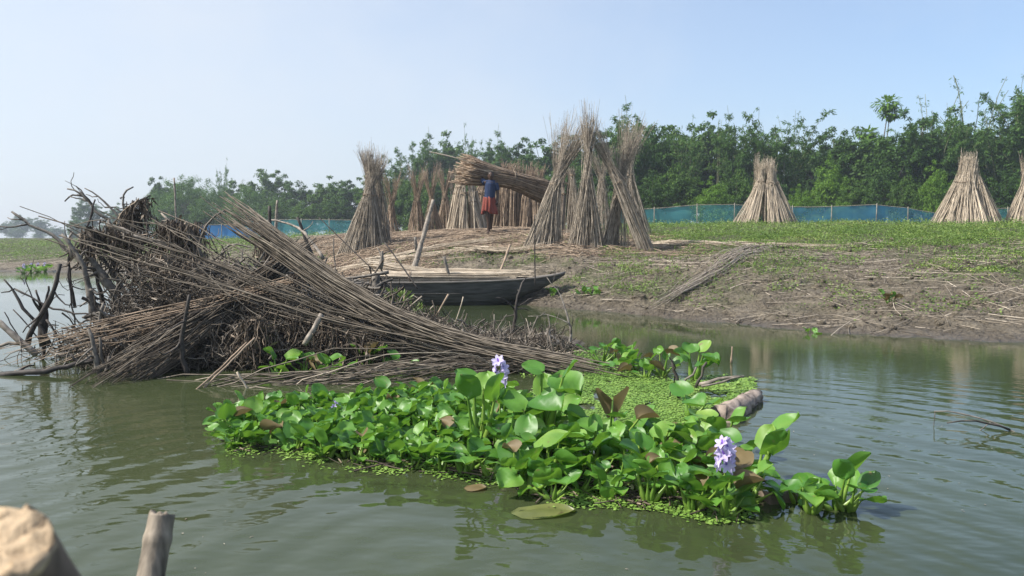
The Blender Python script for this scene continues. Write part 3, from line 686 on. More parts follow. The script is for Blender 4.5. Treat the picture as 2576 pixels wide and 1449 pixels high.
lg = 'jute bundles lying about'
lying('long fan shaped grey jute bundle lying across the brush heap down to the duckweed', M['fan'],
      [P(615, 558, 8.1), P(715, 626, 7.9), P(850, 722, 7.7), P(985, 800, 7.5), P(1110, 846, 7.35), P(1260, 890, 7.2), P(1420, 926, 7.1)],
      [.19, .15, .12, .10, .09, .11, .18], 135, rs=.0038, K=16, lenj=.075, flatz=.8, cross=.5, jit=.03, radend=1.2)
lying('loose lower fan of long thin jute sticks lying under the big fan shaped bundle', M['fan'],
      [P(330, 615, 7.9), P(485, 675, 7.8), P(650, 738, 7.65), P(840, 802, 7.5), P(1050, 858, 7.35), P(1250, 900, 7.2)],
      [.50, .36, .24, .16, .12, .14], 36, rs=.0042, K=14, lenj=.14, flatz=1.1, cross=.6, jit=.05, radend=1.2)
lying('soaked dark jute bundle sloping down into the water at the left of the heap', M['jute_dark'],
      [P(700, 672, 8.3), P(610, 745, 7.9), P(500, 822, 7.5), P(390, 900, 7.1), P(290, 962, 6.75)],
      [.10, .15, .19, .23, .22], 210, rs=.0055, K=10, lenj=.12, flatz=.9, cross=.5, jit=.03)
lying('thin pale jute sticks fanned over the left foot of the heap', M['jute'],
      [P(700, 720, 7.9), P(480, 790, 7.5), P(240, 850, 7.3), P(60, 905, 7.2)], [.10, .16, .20, .30], 26, rs=.0045, K=9, lenj=.22, flatz=.7, cross=.8, jit=.04)
lying('raft of jute sticks floating along the foot of the heap', M['fan'],
      [P(590, 975, 6.62), P(760, 970, 6.62), P(950, 950, 6.75), P(1150, 928, 6.95), P(1290, 922, 7.1)], [.22, .17, .17, .18, .14], 60, rs=.0045, K=9, lenj=.22, flatz=.3, cross=1.6, jit=.09)
lying('short brown jute bundle tucked under the thick end of the long fan bundle', M['jute_grey'],
      [P(1040, 885, 7.6), P(1150, 895, 7.45), P(1290, 912, 7.3)], [.12, .13, .14], 90, rs=.006, K=6, lenj=.12, flatz=.5, cross=.3)
lying('bundle of greyish jute sticks lying alone on the muddy slope', M['jute_tall'],
      [(lambda p: p + np.array([0, 0, T1(p[0], p[1]) - p[2] + .045]))(P(u, v, Y)) for u, v, Y in ((1905, 628, 17.6), (1850, 655, 16.2), (1790, 690, 14.7), (1712, 735, 13.3))],
      [.42, .30, .22, .16], 120, rs=.0065, K=9, lenj=.13, flatz=.16, cross=1.3, jit=.05)
for (lab, a, b, w, n) in (('pale layer of jute sticks spread flat on the bank left of the man', (960, 618, 19.5), (1190, 614, 19.8), .22, 150),
                     ('flattened jute sticks at the feet of the tall left stack', (880, 632, 19.5), (1120, 628, 18.9), .26, 170),
                     ('jute sticks trailing from the far right foot of the tall frame', (1645, 606, 20.0), (1810, 612, 19.0), .22, 110),
                     ('thin spread of jute sticks beside the lone bundle on the slope', (1850, 622, 18.3), (2090, 622, 18.0), .18, 60),
                     ('jute sticks on the bank between the man and the tall frame', (1190, 628, 18.6), (1340, 636, 18.0), .22, 70)):
    pts = []
    for f in np.linspace(0, 1, 5):
        q = P(a[0] + (b[0] - a[0]) * f, a[1], a[2] + (b[2] - a[2]) * f); q[2] = T1(q[0], q[1]) + .07; pts.append(q)
    lying(lab, M['jute_pale'], pts, [w] * 5, n, rs=.006, K=6, lenj=.15, flatz=.3, cross=.9, group=lg)

# ------------------------------------------------------------------ branches, stakes and snags
def smooth_path(pts, n, jit=0.0):
    pts = np.array(pts, float); k = len(pts)
    if k == 2: q = pts[0] + (pts[1] - pts[0]) * np.linspace(0, 1, n)[:, None]
    else:
        s = np.concatenate([[0], np.cumsum(np.linalg.norm(np.diff(pts, axis=0), axis=1))]); t = np.linspace(0, s[-1], n)
        q = np.stack([np.interp(t, s, pts[:, i]) for i in range(3)], 1)
        q[1:-1] = (q[:-2] + 2 * q[1:-1] + q[2:]) / 4
    return q + rng.normal(0, jit, q.shape) * np.linspace(0, 1, n)[:, None] ** .5
def limb(mb, pts, r0, r1, twigs=0, jit=.006, tl=.25, sides=7):
    L = np.linalg.norm(np.array(pts[-1]) - np.array(pts[0])); n = max(5, int(L / .07))
    q = smooth_path(pts, n, jit); rad = np.linspace(r0, r1, n) * rng.uniform(.82, 1.2, n)
    mb.add(tubes(q, rad, sides, cap=True))
    for i in range(twigs):
        j = int(rng.uniform(.15, .97) * (n - 1)); d = norm(q[min(j + 1, n - 1)] - q[j - 1] + rng.normal(0, .06, 3) + 1e-6)
        d = norm(d + rng.normal(0, .8, 3)); ln = tl * rng.uniform(.3, 1.2)
        t = [q[j]];
        for k in range(4): d = norm(d + rng.normal(0, .28, 3)); t.append(t[-1] + d * ln / 4)
        mb.add(tubes(np.array(t), np.linspace(rad[j] * .55, rad[j] * .18 + .0015, 5), 5, cap=True))
def branch(label, mat, limbs, name='dead_branch', cat='branch', group=None, jit=.008):
    """limbs: (list of (u, v, Y), r0, r1, twigs)"""
    mb = MB()
    for L in limbs:
        limb(mb, [P(*p) for p in L[0]], L[1], L[2], L[3] if len(L) > 3 else 0, jit)
    return solo(mb, name, M[mat], label, cat, group, smooth=True)
def c1(pts, Y): return [(x * .2778, 369 + y * .2778, Y if np.isscalar(Y) else Y[i]) for i, (x, y) in enumerate(pts)]
def c5(pts, Y): return [(x * .2778, 670.8 + y * .2778, Y) for (x, y) in pts]
hb = 'dead branches standing out of the brush heap'
branch('long dark forked dead branch reaching left from the heap to the photo edge', 'branch', [
    (c1([(100, 580), (260, 700), (480, 800), (640, 950), (770, 1100), (800, 1280), (865, 1460), (900, 1700)], 8.6)[::-1], .034, .011, 5),
    (c1([(0, 728), (150, 722), (270, 702)], 8.6)[::-1], .011, .006, 1), (c1([(120, 618), (180, 640), (260, 700)], 8.6)[::-1], .008, .004)], group=hb)
branch('antler like dead branch forking against the sky at the top left of the heap', 'branch', [
    (c1([(610, 378), (750, 410), (800, 490), (850, 565), (905, 625), (985, 660)], 9.0)[::-1], .02, .007, 3),
    (c1([(690, 365), (740, 410), (790, 470), (830, 520)], 9.0)[::-1], .012, .005, 1),
    (c1([(580, 490), (630, 430), (755, 450)], 9.0)[::-1], .010, .007), (c1([(645, 445), (700, 465), (800, 497)], 9.0)[::-1], .009, .005),
    (c1([(985, 660), (1010, 900), (1060, 1200), (1100, 1600)], 9.0)[::-1], .035, .02, 6)], group=hb)
branch('dead branch rising steeply left with a crooked double tip, above the brush', 'branch', [
    (c1([(768, 380), (870, 425), (930, 495), (1000, 553), (1090, 640), (1150, 760), (1160, 1000)], 9.1)[::-1], .024, .006, 3),
    (c1([(795, 430), (840, 448), (882, 452)], 9.1)[::-1], .008, .004), (c1([(950, 550), (1050, 546), (1130, 590)], 9.1), .009, .006, 1)], group=hb)
branch('dark upright dead branch bent over the left of the heap', 'branch_dark', [
    (c1([(865, 480), (830, 570), (795, 680), (800, 800), (815, 900), (870, 1150), (950, 1500)], 8.7)[::-1], .028, .009, 4)], group=hb)
branch('thin hooked branch with a curled tip rising highest at the left of the heap', 'branch', [
    (c1([(1200, 348), (1185, 330), (1130, 398), (1090, 460), (1118, 520), (1130, 600), (1140, 760)], 9.2)[::-1], .018, .008, 1),
    (c1([(1118, 522), (1165, 512)], 9.2), .008, .005), (c1([(1085, 462), (1110, 470)], 9.2), .008, .006)], group=hb)
branch('dark slanting branch from which dried weed hangs like a curtain', 'branch_dark', [
    (c1([(1357, 450), (1290, 470), (1235, 500), (1195, 560), (1130, 600), (1130, 800), (1180, 1200)], 8.9)[::-1], .03, .008, 3)], group=hb)
branch('thick grey limb lying along the top of the heap', 'branch_pale', [
    (c1([(970, 705), (1080, 740), (1250, 820), (1430, 868), (1560, 930)], 8.5), .020, .030, 2)], group=hb)
branch('grey stub pointing up left behind the brown weed clump', 'branch_pale', [(c1([(1458, 600), (1560, 685), (1660, 800)], 8.8)[::-1], .022, .010)], group=hb)
for i, (pts, r0, r1, mt, lab) in enumerate((
    ([(555, 795), (640, 890), (700, 980), (760, 1080), (790, 1250), (860, 1560)], .040, .016, 'branch', 'heavy grey trunk curving up at the left edge of the heap'),
    ([(660, 770), (620, 820), (640, 960), (650, 1010)], .014, .010, 'branch_pale', 'short grey crook at the left edge of the heap'),
    ([(820, 1005), (900, 1120), (1000, 1260), (1100, 1500)], .060, .030, 'branch', 'thick grey fibrous trunk leaning left in the middle left of the heap'),
    ([(905, 985), (1010, 1130), (1120, 1290), (1240, 1560)], .034, .018, 'branch', 'grey trunk lying close beside the thick fibrous one'),
    ([(640, 930), (625, 1100), (640, 1230), (680, 1460)], .018, .012, 'branch_dark', 'thin dark upright branch standing in the water left of the heap'),
    ([(1010, 860), (1000, 990), (1040, 1130), (1180, 1280), (1290, 1420)], .022, .012, 'branch', 'bent grey limb woven into the brush'),
    ([(1480, 960), (1640, 1130), (1760, 1300), (1880, 1450)], .018, .010, 'branch_pale', 'pale straight limb slanting down to the right in the heap'),
    ([(1330, 880), (1180, 960), (1020, 1050), (880, 1180)], .016, .010, 'branch', 'grey limb slanting down to the left in the heap'))):
    branch(lab, mt, [(c1(pts, 8.2 + .12 * i)[::-1], r0, r1, 4)], group=hb)
wg = 'snags standing in the water left of the heap'
for lab, mt, limbs in (
    ('dark forked snag with a knobby joint nearest the left edge', 'branch_dark', [(c5([(40, 112), (130, 230), (215, 385), (330, 490), (450, 700)], 7.8)[::-1], .022, .009, 2), (c5([(135, 200), (0, 230)], 7.8), .008, .005), (c5([(140, 205), (300, 290), (385, 350), (600, 410), (850, 440)], 7.8), .010, .009, 2)]),
    ('thick black snag leaning right with its top cut square', 'branch_dark', [(c5([(530, -20), (500, 180), (445, 330), (340, 480), (265, 600), (250, 700)], 7.6)[::-1], .026, .020, 2)]),
    ('pale driftwood limb coming in at the left edge and running into the water', 'branch_pale', [(c5([(-60, 470), (60, 560), (160, 650), (240, 710), (330, 800)], 7.4)[::-1], .035, .022, 1), (c5([(-40, 745), (60, 690), (200, 690)], 7.4)[::-1], .018, .012)]),
    ('stout dark stump rising from the water among the snags', 'branch_dark', [(c5([(400, 340), (395, 480), (380, 640), (400, 720)], 7.9)[::-1], .045, .034, 3), (c5([(440, 180), (425, 280), (400, 350)], 7.9)[::-1], .014, .009), (c5([(320, 200), (345, 300), (375, 370)], 7.9)[::-1], .014, .010)]),
    ('thin zigzag twig standing above the left snags', 'branch_dark', [(c5([(235, 40), (240, 180), (290, 260), (345, 370)], 8.0)[::-1], .008, .003, 2), (c5([(180, 92), (240, 160)], 8.0), .004, .004)]),
    ('two thin black sticks slanting to the right beside the left edge', 'branch_dark', [(c5([(118, 388), (280, 560), (380, 690)], 7.6), .006, .006), (c5([(40, 410), (100, 520), (165, 615)], 7.6), .006, .006)]),
    ('slender dark stems bending down into the water right of the stout stump', 'branch_dark', [(c5([(420, 480), (480, 560), (540, 650), (545, 725)], 7.8), .010, .005, 2), (c5([(530, 120), (600, 250), (690, 120)], 7.9), .004, .003, 2), (c5([(620, 0), (630, 200), (660, 400), (680, 520)], 8.1), .009, .007, 3)]),
    ('pale forked snag at the water line under the soaked bundle', 'branch', [(c5([(800, 560), (850, 700), (890, 860), (920, 1000)], 7.0), .016, .026, 2), (c5([(905, 640), (915, 800), (960, 960)], 7.0), .012, .018, 1), (c5([(990, 812), (960, 980)], 6.9), .013, .016)]),
    ('grey upright limb with peeling bark left of the soaked bundle', 'branch', [(c5([(940, 330), (905, 480), (890, 640)], 7.4), .014, .018, 3)]),
    ('dark knotty stake piercing the soaked bundle', 'branch_dark', [(c5([(1715, 255), (1690, 400), (1650, 620), (1645, 760), (1700, 1000)], 7.0), .014, .026, 2)]),
    ('bent dark root lying at the water line left of the heap', 'branch_dark', [(c5([(640, 790), (670, 850), (760, 870), (860, 860)], 7.1), .012, .010, 1)])):
    branch(lab, mt, limbs, name='snag', cat='snag', group=wg)
branch('half sunk dark log with green algae running out to the left edge', 'branch_dark', [([(-30, 947, 7.0), (110, 932, 7.0), (250, 908, 7.2)], .028, .022, 1)], name='floating_log', cat='log')
sgp = 'upright sticks and stakes by the boat'
def stake(label, mat, a, b, ra, rb, extra=0, name='stake', twigs=0, cat='stake'):
    A, B = P(*a), P(*b)
    A = A + (A - B) * .08
    mb = MB(); limb(mb, [A, (A + B) / 2 + rng.normal(0, .006, 3), B], ra, rb, twigs, jit=.002, sides=8)
    return solo(mb, name, M[mat], label, cat, sgp, smooth=True)
stake('thick grey bamboo pole leaning right, stuck in the bank behind the boat', 'branch_pale', (1042, 674, 15.6), (1090, 503, 15.9), .052, .036)
stake('brown stick standing in the middle of the boat', 'branch', (1136, 712, 14.5), (1116, 645, 14.5), .022, .032)
stake('short pale bamboo stick leaning right above the boat bow', 'jute', (1255, 690, 16.1), (1283, 615, 16.4), .022, .026)
stake('thin dark vertical rod in front of the right bank by the bow', 'branch_dark', (1346, 705, 14.2), (1345, 541, 14.2), .012, .010)
stake('slim grey pole standing tallest above the heap', 'branch_pale', (455, 800, 9.3), (438, 448, 9.4), .012, .010)
stake('pale pole standing on the bank before the blue net', 'branch_pale', (692, 612, 14), (698, 503, 14), .026, .022)
stake('black stake tilted left in front of the teal net', 'branch_dark', (781, 634, 12), (748, 546, 12), .030, .022)
stake('short black stub beside the pale pole', 'branch_dark', (682, 612, 11), (678, 518, 11), .018, .024)
stake('long thin dark stick slanting down to the boat from the tall left stack', 'branch_dark', (985, 722, 11.5), (803, 548, 12), .009, .007)
stake('dark thin stick crossing in front of the boat stern', 'branch_dark', (1045, 718, 12.5), (968, 610, 12.8), .012, .011)
stake('weathered plank end pointing right on top of a post left of the boat', 'branch', (872, 700, 9.8), (978, 685, 9.8), .014, .020)
stake('squat mossy post left of the boat', 'branch', (948, 775, 9.9), (945, 690, 9.9), .060, .052, twigs=4)
stake('small brown peg standing in the strewn sticks left of the man', 'branch', (1047, 628, 18), (1044, 596, 18), .035, .03)
stake('dark forked stub standing behind the boat stern', 'branch', (958, 672, 13), (962, 632, 13), .035, .02, twigs=4)
stake('pale stick leaning right in the water below the boat', 'jute', (1098, 792, 10.5), (1128, 740, 10.6), .011, .013)
stake('short pale peg in the water below the boat', 'jute', (1014, 812, 10.2), (1017, 738, 10.3), .012, .014)
stake('thin pale reed leaning right in front of the boat', 'jute_pale', (1145, 812, 9.9), (1166, 746, 9.9), .007, .006)
stake('brown cut stump in the water under the long fan bundle', 'branch', (1392, 905, 8.6), (1378, 828, 8.6), .024, .02, twigs=1)
stake('pale stick floating upright alone in open water right of the big hyacinth', 'jute', (1839, 912, 7.7), (1842, 872, 7.7), .011, .007)
stake('pale crooked bough propping the front of the heap', 'branch_pale', (768, 862, 7.2), (808, 790, 7.3), .026, .022)
for lab, a, b, mt in (('pale split bamboo sliver poking from the water before the heap', (625, 985, 6.4), (596, 935, 6.4), 'jute_pale'),
                      ('pair of thin sticks slanting from the water to the heap, lower one', (482, 990, 6.3), (620, 862, 7.0), 'jute'),
                      ('pair of thin sticks slanting from the water to the heap, upper one', (505, 984, 6.4), (640, 850, 7.0), 'jute')):
    stake(lab, mt, a, b, .008, .008)
branch('dark crooked branch standing in the water in front of the boat bow', 'branch_dark', [
    ([(1288, 850, 9.4), (1296, 790, 9.4), (1302, 745, 9.4), (1322, 700, 9.5)], .024, .011, 4), ([(1298, 772, 9.4), (1340, 752, 9.4)], .009, .004), ([(1298, 790, 9.4), (1262, 800, 9.4)], .008, .005)], group=sgp)
branch('long curved bare branch arching over the water right of the heap', 'branch', [
    ([(1420, 895, 8.7), (1440, 840, 8.8), (1425, 790, 8.9), (1410, 740, 9.0), (1380, 700, 9.1)], .018, .004, 4), ([(1420, 890, 8.7), (1400, 850, 8.7), (1372, 838, 8.7)], .016, .012), ([(1434, 815, 8.8), (1390, 792, 8.9), (1330, 795, 8.9)], .006, .003, 2)], group=sgp)
branch('tangle of pale bare twigs on the mud spit right of the heap', 'branch_pale', [
    ([(1215, 900, 8.7), (1290, 860, 8.8), (1390, 830, 8.9)], .012, .006, 5), ([(1225, 835, 9.0), (1265, 865, 8.8), (1280, 905, 8.6)], .009, .007, 3),
    ([(1240, 860, 9.0), (1243, 790, 9.0)], .008, .006, 1), ([(1205, 862, 9.0), (1222, 822, 9.1)], .006, .004, 1), ([(1325, 860, 8.9), (1355, 790, 8.9)], .012, .006, 3), ([(1330, 900, 8.5), (1480, 884, 8.6)], .005, .004, 2)], group=sgp)
branch('bare forked twig bowing over the water at the right edge', 'branch', [
    ([(2600, 1112, 4.9), (2545, 1083, 4.95), (2480, 1052, 5.0), (2420, 1040, 5.05), (2390, 1031, 5.1), (2350, 1036, 5.1)], .0075, .0035, 1),
    ([(2540, 1080, 4.95), (2470, 1058, 4.9), (2420, 1056, 4.9), (2384, 1064, 4.9)], .006, .005), ([(2352, 1036, 5.1), (2349, 1078, 5.1)], .003, .002)], jit=.003)
branch('pair of grey sticks lying out over the water right of the duckweed', 'branch_pale', [([(1755, 968, 6.2), (1800, 955, 6.2), (1862, 944, 6.2)], .018, .009), ([(1765, 972, 6.15), (1868, 950, 6.15)], .010, .008)])
branch('dark upright stub beside the big hyacinth plant', 'branch_dark', [([(1708, 1000, 5.9), (1702, 950, 5.9), (1692, 905, 5.9)], .016, .010, 2)])
branch('two slanting grey sticks leaning by the big hyacinth plant', 'branch', [([(1705, 985, 6.1), (1752, 925, 6.1)], .010, .008), ([(1750, 975, 6.1), (1778, 912, 6.1)], .011, .008)])
branch('arching bare branch with hanging roots before the teal net', 'branch_pale', [([(640, 560, 11.5), (690, 553, 11.5), (740, 566, 11.4), (770, 590, 11.2), (812, 650, 11)], .010, .024, 4)], group=hb)
# stout logs lying behind the heap on the bank
for lab, a, b, r in (('bleached log lying on the bank behind the heap, left of the boat', (800, 668, 14), (900, 640, 15), .10), ('smaller grey log crossing behind the bleached one', (760, 650, 14.5), (850, 672, 13.4), .055)):
    A = P(*a); B = P(*b); A[2] = T1(A[0], A[1]) + r * .7; B[2] = T1(B[0], B[1]) + r * .8
    mb = MB(); limb(mb, [A, (A + B) / 2 + [0, 0, .05], B], r, r * .7, 6, jit=.02, tl=.5, sides=10); solo(mb, 'log', M['branch_pale'], lab, 'log', smooth=True)

# the brush itself: thousands of twigs, more than anybody could count
ZX = np.array([-5.2, -4.6, -4.15, -3.7, -3.3, -2.9, -2.5, -2.05, -1.6, -1.2, -.8, 0, .6]); ZT = np.array([.1, .2, .62, .86, .90, .84, .74, .64, .50, .34, .22, .12, .08])
def heap_z(x, y): return np.interp(x, ZX, ZT) * np.clip(1.1 - ((y - 9.2) / 2.0) ** 2, .12, 1)
def brush(n, xr, yr, ln, rr, K=6, wob=.35, zfrac=(0, 1), updir=.25, pw=1.0):
    x = rng.uniform(*xr, n); y = rng.uniform(*yr, n)
    zt = heap_z(x, y); z = zt * (zfrac[0] + (zfrac[1] - zfrac[0]) * rng.random(n) ** pw)
    z = np.maximum(z, -.05)
    d = norm(rng.normal(0, 1, (n, 3)) * [1, .55, .8] + [0, 0, updir])
    L = ln[0] + (ln[1] - ln[0]) * rng.random(n) ** 2
    q = [np.stack([x, y, z], 1)]
    for k in range(K - 1):
        d = norm(d + rng.normal(0, wob, (n, 3))); q.append(q[-1] + d * (L / (K - 1))[:, None])
    q = np.stack(q, 1); q = q - (q[:, K // 2] - q[:, 0])[:, None] * .8
    q[..., 2] = np.maximum(q[..., 2], -.06)
    return tubes(q, rng.uniform(*rr, n)[:, None] * np.linspace(1.2, .45, K), 4)
mb = MB()
mb.add(brush(4300, (-4.2, -.9), (7.5, 10.4), (.12, .6), (.003, .008), pw=1.3))
mb.add(brush(900, (-4.1, -1.3), (7.6, 10.2), (.35, 1.1), (.005, .012), wob=.22, updir=0, pw=1.3))
mb.add(brush(260, (-4.9, -4.1), (7.8, 9.6), (.2, .8), (.003, .008), wob=.3))
mb.add(brush(1500, (-1.3, .6), (7.5, 9.6), (.12, .6), (.003, .007), updir=.1))
mb.add(brush(2600, (-3.9, -1.0), (7.3, 8.0), (.15, .6), (.0025, .007), zfrac=(.2, 1.6), wob=.45))
mb.add(brush(2200, (-4.0, -1.0), (7.25, 8.3), (.15, .6), (.002, .006), zfrac=(0, .6), wob=.5))
mb.add(brush(2600, (-4.2, -1.8), (10.2, 15), (.15, 1.0), (.004, .011), zfrac=(.2, .75)))
lm_ = MB()
lm_.add(brush(150, (-4.2, -1.5), (7.5, 10.0), (.5, 1.4), (.010, .020), wob=.32, K=9, zfrac=(.2, 1.15)))
lm_.add(brush(420, (-4.3, -1.2), (7.4, 10.2), (.25, .9), (.005, .011), wob=.42, K=8, zfrac=(.1, 1.1)))
lm_.add(brush(120, (-1.4, .5), (8.2, 9.6), (.2, .7), (.004, .009), wob=.3, K=7, updir=.5))
o = lm_.build('crooked_limbs', M['branch'], None, True); tag(o, 'crooked grey limbs woven through the brush heap', 'brushwood', kind='stuff')
o = mb.build('brushwood', M['brush'], None, True); tag(o, 'tangled heap of dead twigs and brushwood on the mud island', 'brushwood', kind='stuff')

# dried water weed hanging in clumps
def weed(label, pts, drop, n, depth=.15, wid=.009, mat='weed', hang=True):
    """strips hanging from a line"""
    pts = np.array([P(*p) for p in pts]); k = rng.random(n); s = np.linspace(0, 1, len(pts))
    A = np.stack([np.interp(k, s, pts[:, i]) for i in range(3)], 1) + rng.normal(0, depth * .5, (n, 3)) * [.5, 1, .25]
    dr = drop * rng.uniform(.25, 1.1, n); K = 7
    q = [A]; d = np.stack([rng.normal(0, .25, n), rng.normal(0, .25, n), -np.ones(n)], 1)
    for j in range(K - 1):
        d = norm(d + rng.normal(0, .22, (n, 3)) + [0, 0, -.15]); q.append(q[-1] + d * (dr / (K - 1))[:, None])
    q = np.stack(q, 1)
    mb = MB(); mb.add(tubes(q, (wid * rng.uniform(.3, 1.2, n))[:, None] * rng.uniform(.5, 1.2, (n, K)), 3))
    # matted leaf shreds
    m = n * 2; i = rng.integers(0, n, m); j = rng.integers(0, K, m)
    mb.add(leafquads(q[i, j], rng.normal(0, 1, (m, 3)) + [0, 0, -.9], rng.normal(0, 1, (m, 3)), rng.uniform(.04, .12, m), rng.uniform(.012, .035, m), .1))
    return solo(mb, 'dried_weed_clump', M[mat], label, 'dried weed', 'clumps of dried weed caught on the heap')
weed('curtain of dried weed hanging from the slanting branch, highest clump', [(312, 540, 8.9), (340, 512, 8.9), (366, 500, 8.9)], .62, 120, .10)
weed('big brown clump of dried weed draped at the heap top by the slim pole', [(412, 565, 8.7), (450, 560, 8.7), (500, 572, 8.7)], .62, 230, .22)
weed('ragged dried weed hanging in the left middle of the heap', [(272, 560, 8.6), (300, 590, 8.6), (345, 585, 8.5)], .5, 80, .15)
weed('dried weed clump low in the middle of the heap', [(375, 640, 8.3), (420, 660, 8.3), (480, 650, 8.3)], .5, 130, .25)
weed('small dried weed tuft hanging from the left upright branch', [(218, 585, 8.5), (235, 575, 8.5), (250, 590, 8.5)], .42, 120, .12)
weed('dried weed caught behind the fan shaped bundle', [(665, 610, 9.9), (720, 640, 9.6), (790, 660, 9.4)], .5, 320, .2)
weed('red brown fringe of roots hanging over the water in the front of the heap', [(612, 812, 7.3), (650, 800, 7.3), (690, 830, 7.3)], .42, 240, .08, .008)
weed('dark fringe of weed under the fan shaped bundle', [(720, 800, 7.6), (850, 835, 7.5), (960, 870, 7.4)], .34, 420, .25)
weed('dark weed hanging beside the soaked bundle', [(500, 800, 7.8), (600, 770, 7.9), (660, 780, 7.8)], .5, 320, .25)

# ------------------------------------------------------------------ boat
BY = 14.75
kx = BY / FPX
xs = np.linspace(-4.3, P(1421, 692, BY)[0], 44); xe = xs[-1]
root = thing('wooden_boat', ((xs[0] + xe) / 2, BY, 0), 'long dark tarred wooden boat loaded with pale jute sticks, its pointed bow on the mud', 'boat')
def boat_sec(x):
    f = (xe - x)
    zg = .40 + .13 * math.exp(-f / .9) + .04 * math.exp(-f / .3)
    zb = -.10 + (zg - .035 + .10) * max(0, 1 - f / 1.55) ** 1.15
    g = min(max((x - xs[0]) / .9, 0), 1)
    zb = zb + (1 - g) ** 2 * .35; zg = zg + (1 - g) ** 2 * .1
    w = .46 * min(1, (f / 1.9)) ** .72 * (0.35 + .65 * g ** .6) + .008
    return zg, zb, w
def hull(inner):
    V = []; off = .022 if inner else 0
    for x in xs:
        zg, zb, w = boat_sec(x); w = max(w - off, .004); zb2 = zb + off; d = zg - zb2
        V.append([(x, BY + s * w * a, zb2 + d * h) for s, a, h in ((-1, 1, 1), (-1, .97, .66), (-1, .88, .33), (-1, .66, .08), (-1, .3, 0), (1, .3, 0), (1, .66, .08), (1, .88, .33), (1, .97, .66), (1, 1, 1))])
    V = np.array(V); n, k = V.shape[:2]; i, j = np.meshgrid(np.arange(n - 1), np.arange(k - 1), indexing='ij'); b = (i * k + j).ravel()
    F = np.stack([b, b + 1, b + k + 1, b + k], 1)
    return V.reshape(-1, 3), (F if not inner else F[:, ::-1])
hm_ = stickmat('tarred_boat_plank', [(0, (0.085, 0.082, 0.076)), (1, (0.085, 0.082, 0.076))], rough=.6, scale=9, stretch=(.35, 1, 3), dark=.5, bump=.4)
mb = MB(); mb.add(hull(False)); mb.add(hull(True)); part(mb, 'hull', hm_, root, True)
gw = stickmat('worn_gunwale', [(0, (0.20, 0.18, 0.16)), (1, (0.20, 0.18, 0.16))], rough=.7, scale=12, stretch=(.3, 1, 1), dark=.6)
for s in (-1, 1):
    g = np.array([(x, BY + s * boat_sec(x)[2], boat_sec(x)[0] + .008) for x in xs])
    mb = MB(); mb.add(tubes(g, np.full(len(g), .021), 6, cap=True)); part(mb, 'gunwale', gw, root)
    for h, nm in ((.62, 'plank_seam'), (.34, 'plank_seam')):
        g = np.array([(x, BY + s * (boat_sec(x)[2] * (.965 if h > .5 else .885) + .003), boat_sec(x)[1] + (boat_sec(x)[0] - boat_sec(x)[1]) * h) for x in xs[:-6]])
        mb = MB(); mb.add(tubes(g, np.full(len(g), .006), 4)); part(mb, nm, hm_, root)
for x in (-3.4, -2.2, -.9, .05):
    zg, zb, w = boat_sec(x); mb = MB(); mb.add(tubes(np.array([(x, BY - w * .97, zg - .05), (x, BY + w * .97, zg - .05)]), np.array([.028, .028]), 4, cap=True)); part(mb, 'cross_beam', hm_, root)
bg_ = 'bundles of pale jute sticks loaded in the boat'
def bz(u, v, Y): return P(u, v, Y)
lying('pale jute bundle heaped highest, its butt end over the boat stern', M['jute_pale'], [bz(935, 672, 14.9), bz(1020, 684, 14.8), bz(1150, 700, 14.75)], [.24, .20, .14], 190, rs=.009, flatz=.6, group=bg_, lenj=.05, K=5)
lying('pale jute bundle lying along the near side of the boat', M['jute_pale'], [bz(930, 698, 14.6), bz(1060, 698, 14.6), bz(1260, 696, 14.65)], [.20, .20, .16], 190, rs=.009, flatz=.5, group=bg_, lenj=.06, K=6, tie=[.4])
lying('pale jute bundle lying along the far side of the boat', M['jute_pale'], [bz(980, 689, 15.0), bz(1150, 688, 15.0), bz(1315, 691, 14.9)], [.20, .22, .22], 190, rs=.009, flatz=.4, group=bg_, lenj=.06, K=6)

# ------------------------------------------------------------------ nets
def netmat(name, c, a):
    m, nt, N, L = newmat(name)
    p = N.new("ShaderNodeBsdfPrincipled"); p.inputs['Base Color'].default_value = (*c, 1); p.inputs['Roughness'].default_value = .6
    tl = N.new("ShaderNodeBsdfTranslucent"); tl.inputs['Color'].default_value = (*c, 1)
    tr = N.new("ShaderNodeBsdfTransparent"); m1 = N.new("ShaderNodeMixShader"); m1.inputs[0].default_value = .4
    m2 = N.new("ShaderNodeMixShader"); t = N.new("ShaderNodeTexCoord"); n = N.new("ShaderNodeTexNoise"); n.inputs['Scale'].default_value = .7; n.inputs['Detail'].default_value = 4
    L.new(t.outputs['Object'], n.inputs['Vector'])
    mr = N.new("ShaderNodeMapRange"); mr.inputs[1].default_value = .35; mr.inputs[2].default_value = .65; mr.inputs[3].default_value = a - .15; mr.inputs[4].default_value = min(a + .15, 1)
    L.new(n.outputs['Fac'], mr.inputs[0]); L.new(mr.outputs[0], m2.inputs[0])
    L.new(p.outputs[0], m1.inputs[1]); L.new(tl.outputs[0], m1.inputs[2]); L.new(tr.outputs[0], m2.inputs[1]); L.new(m1.outputs[0], m2.inputs[2])
    o = N.new("ShaderNodeOutputMaterial"); L.new(m2.outputs[0], o.inputs[0]); return m
M['net_teal'] = netmat('teal_net', (.13, .50, .56), .44); M['net_blue'] = netmat('blue_net', (.08, .38, .62), .50); M['net_tarp'] = netmat('bright_blue_net', (.06, .27, .62), .9)
M['post'] = stickmat('net_post', [(0, (0.20, 0.18, 0.14)), (1, (0.34, 0.31, 0.25))], scale=5)
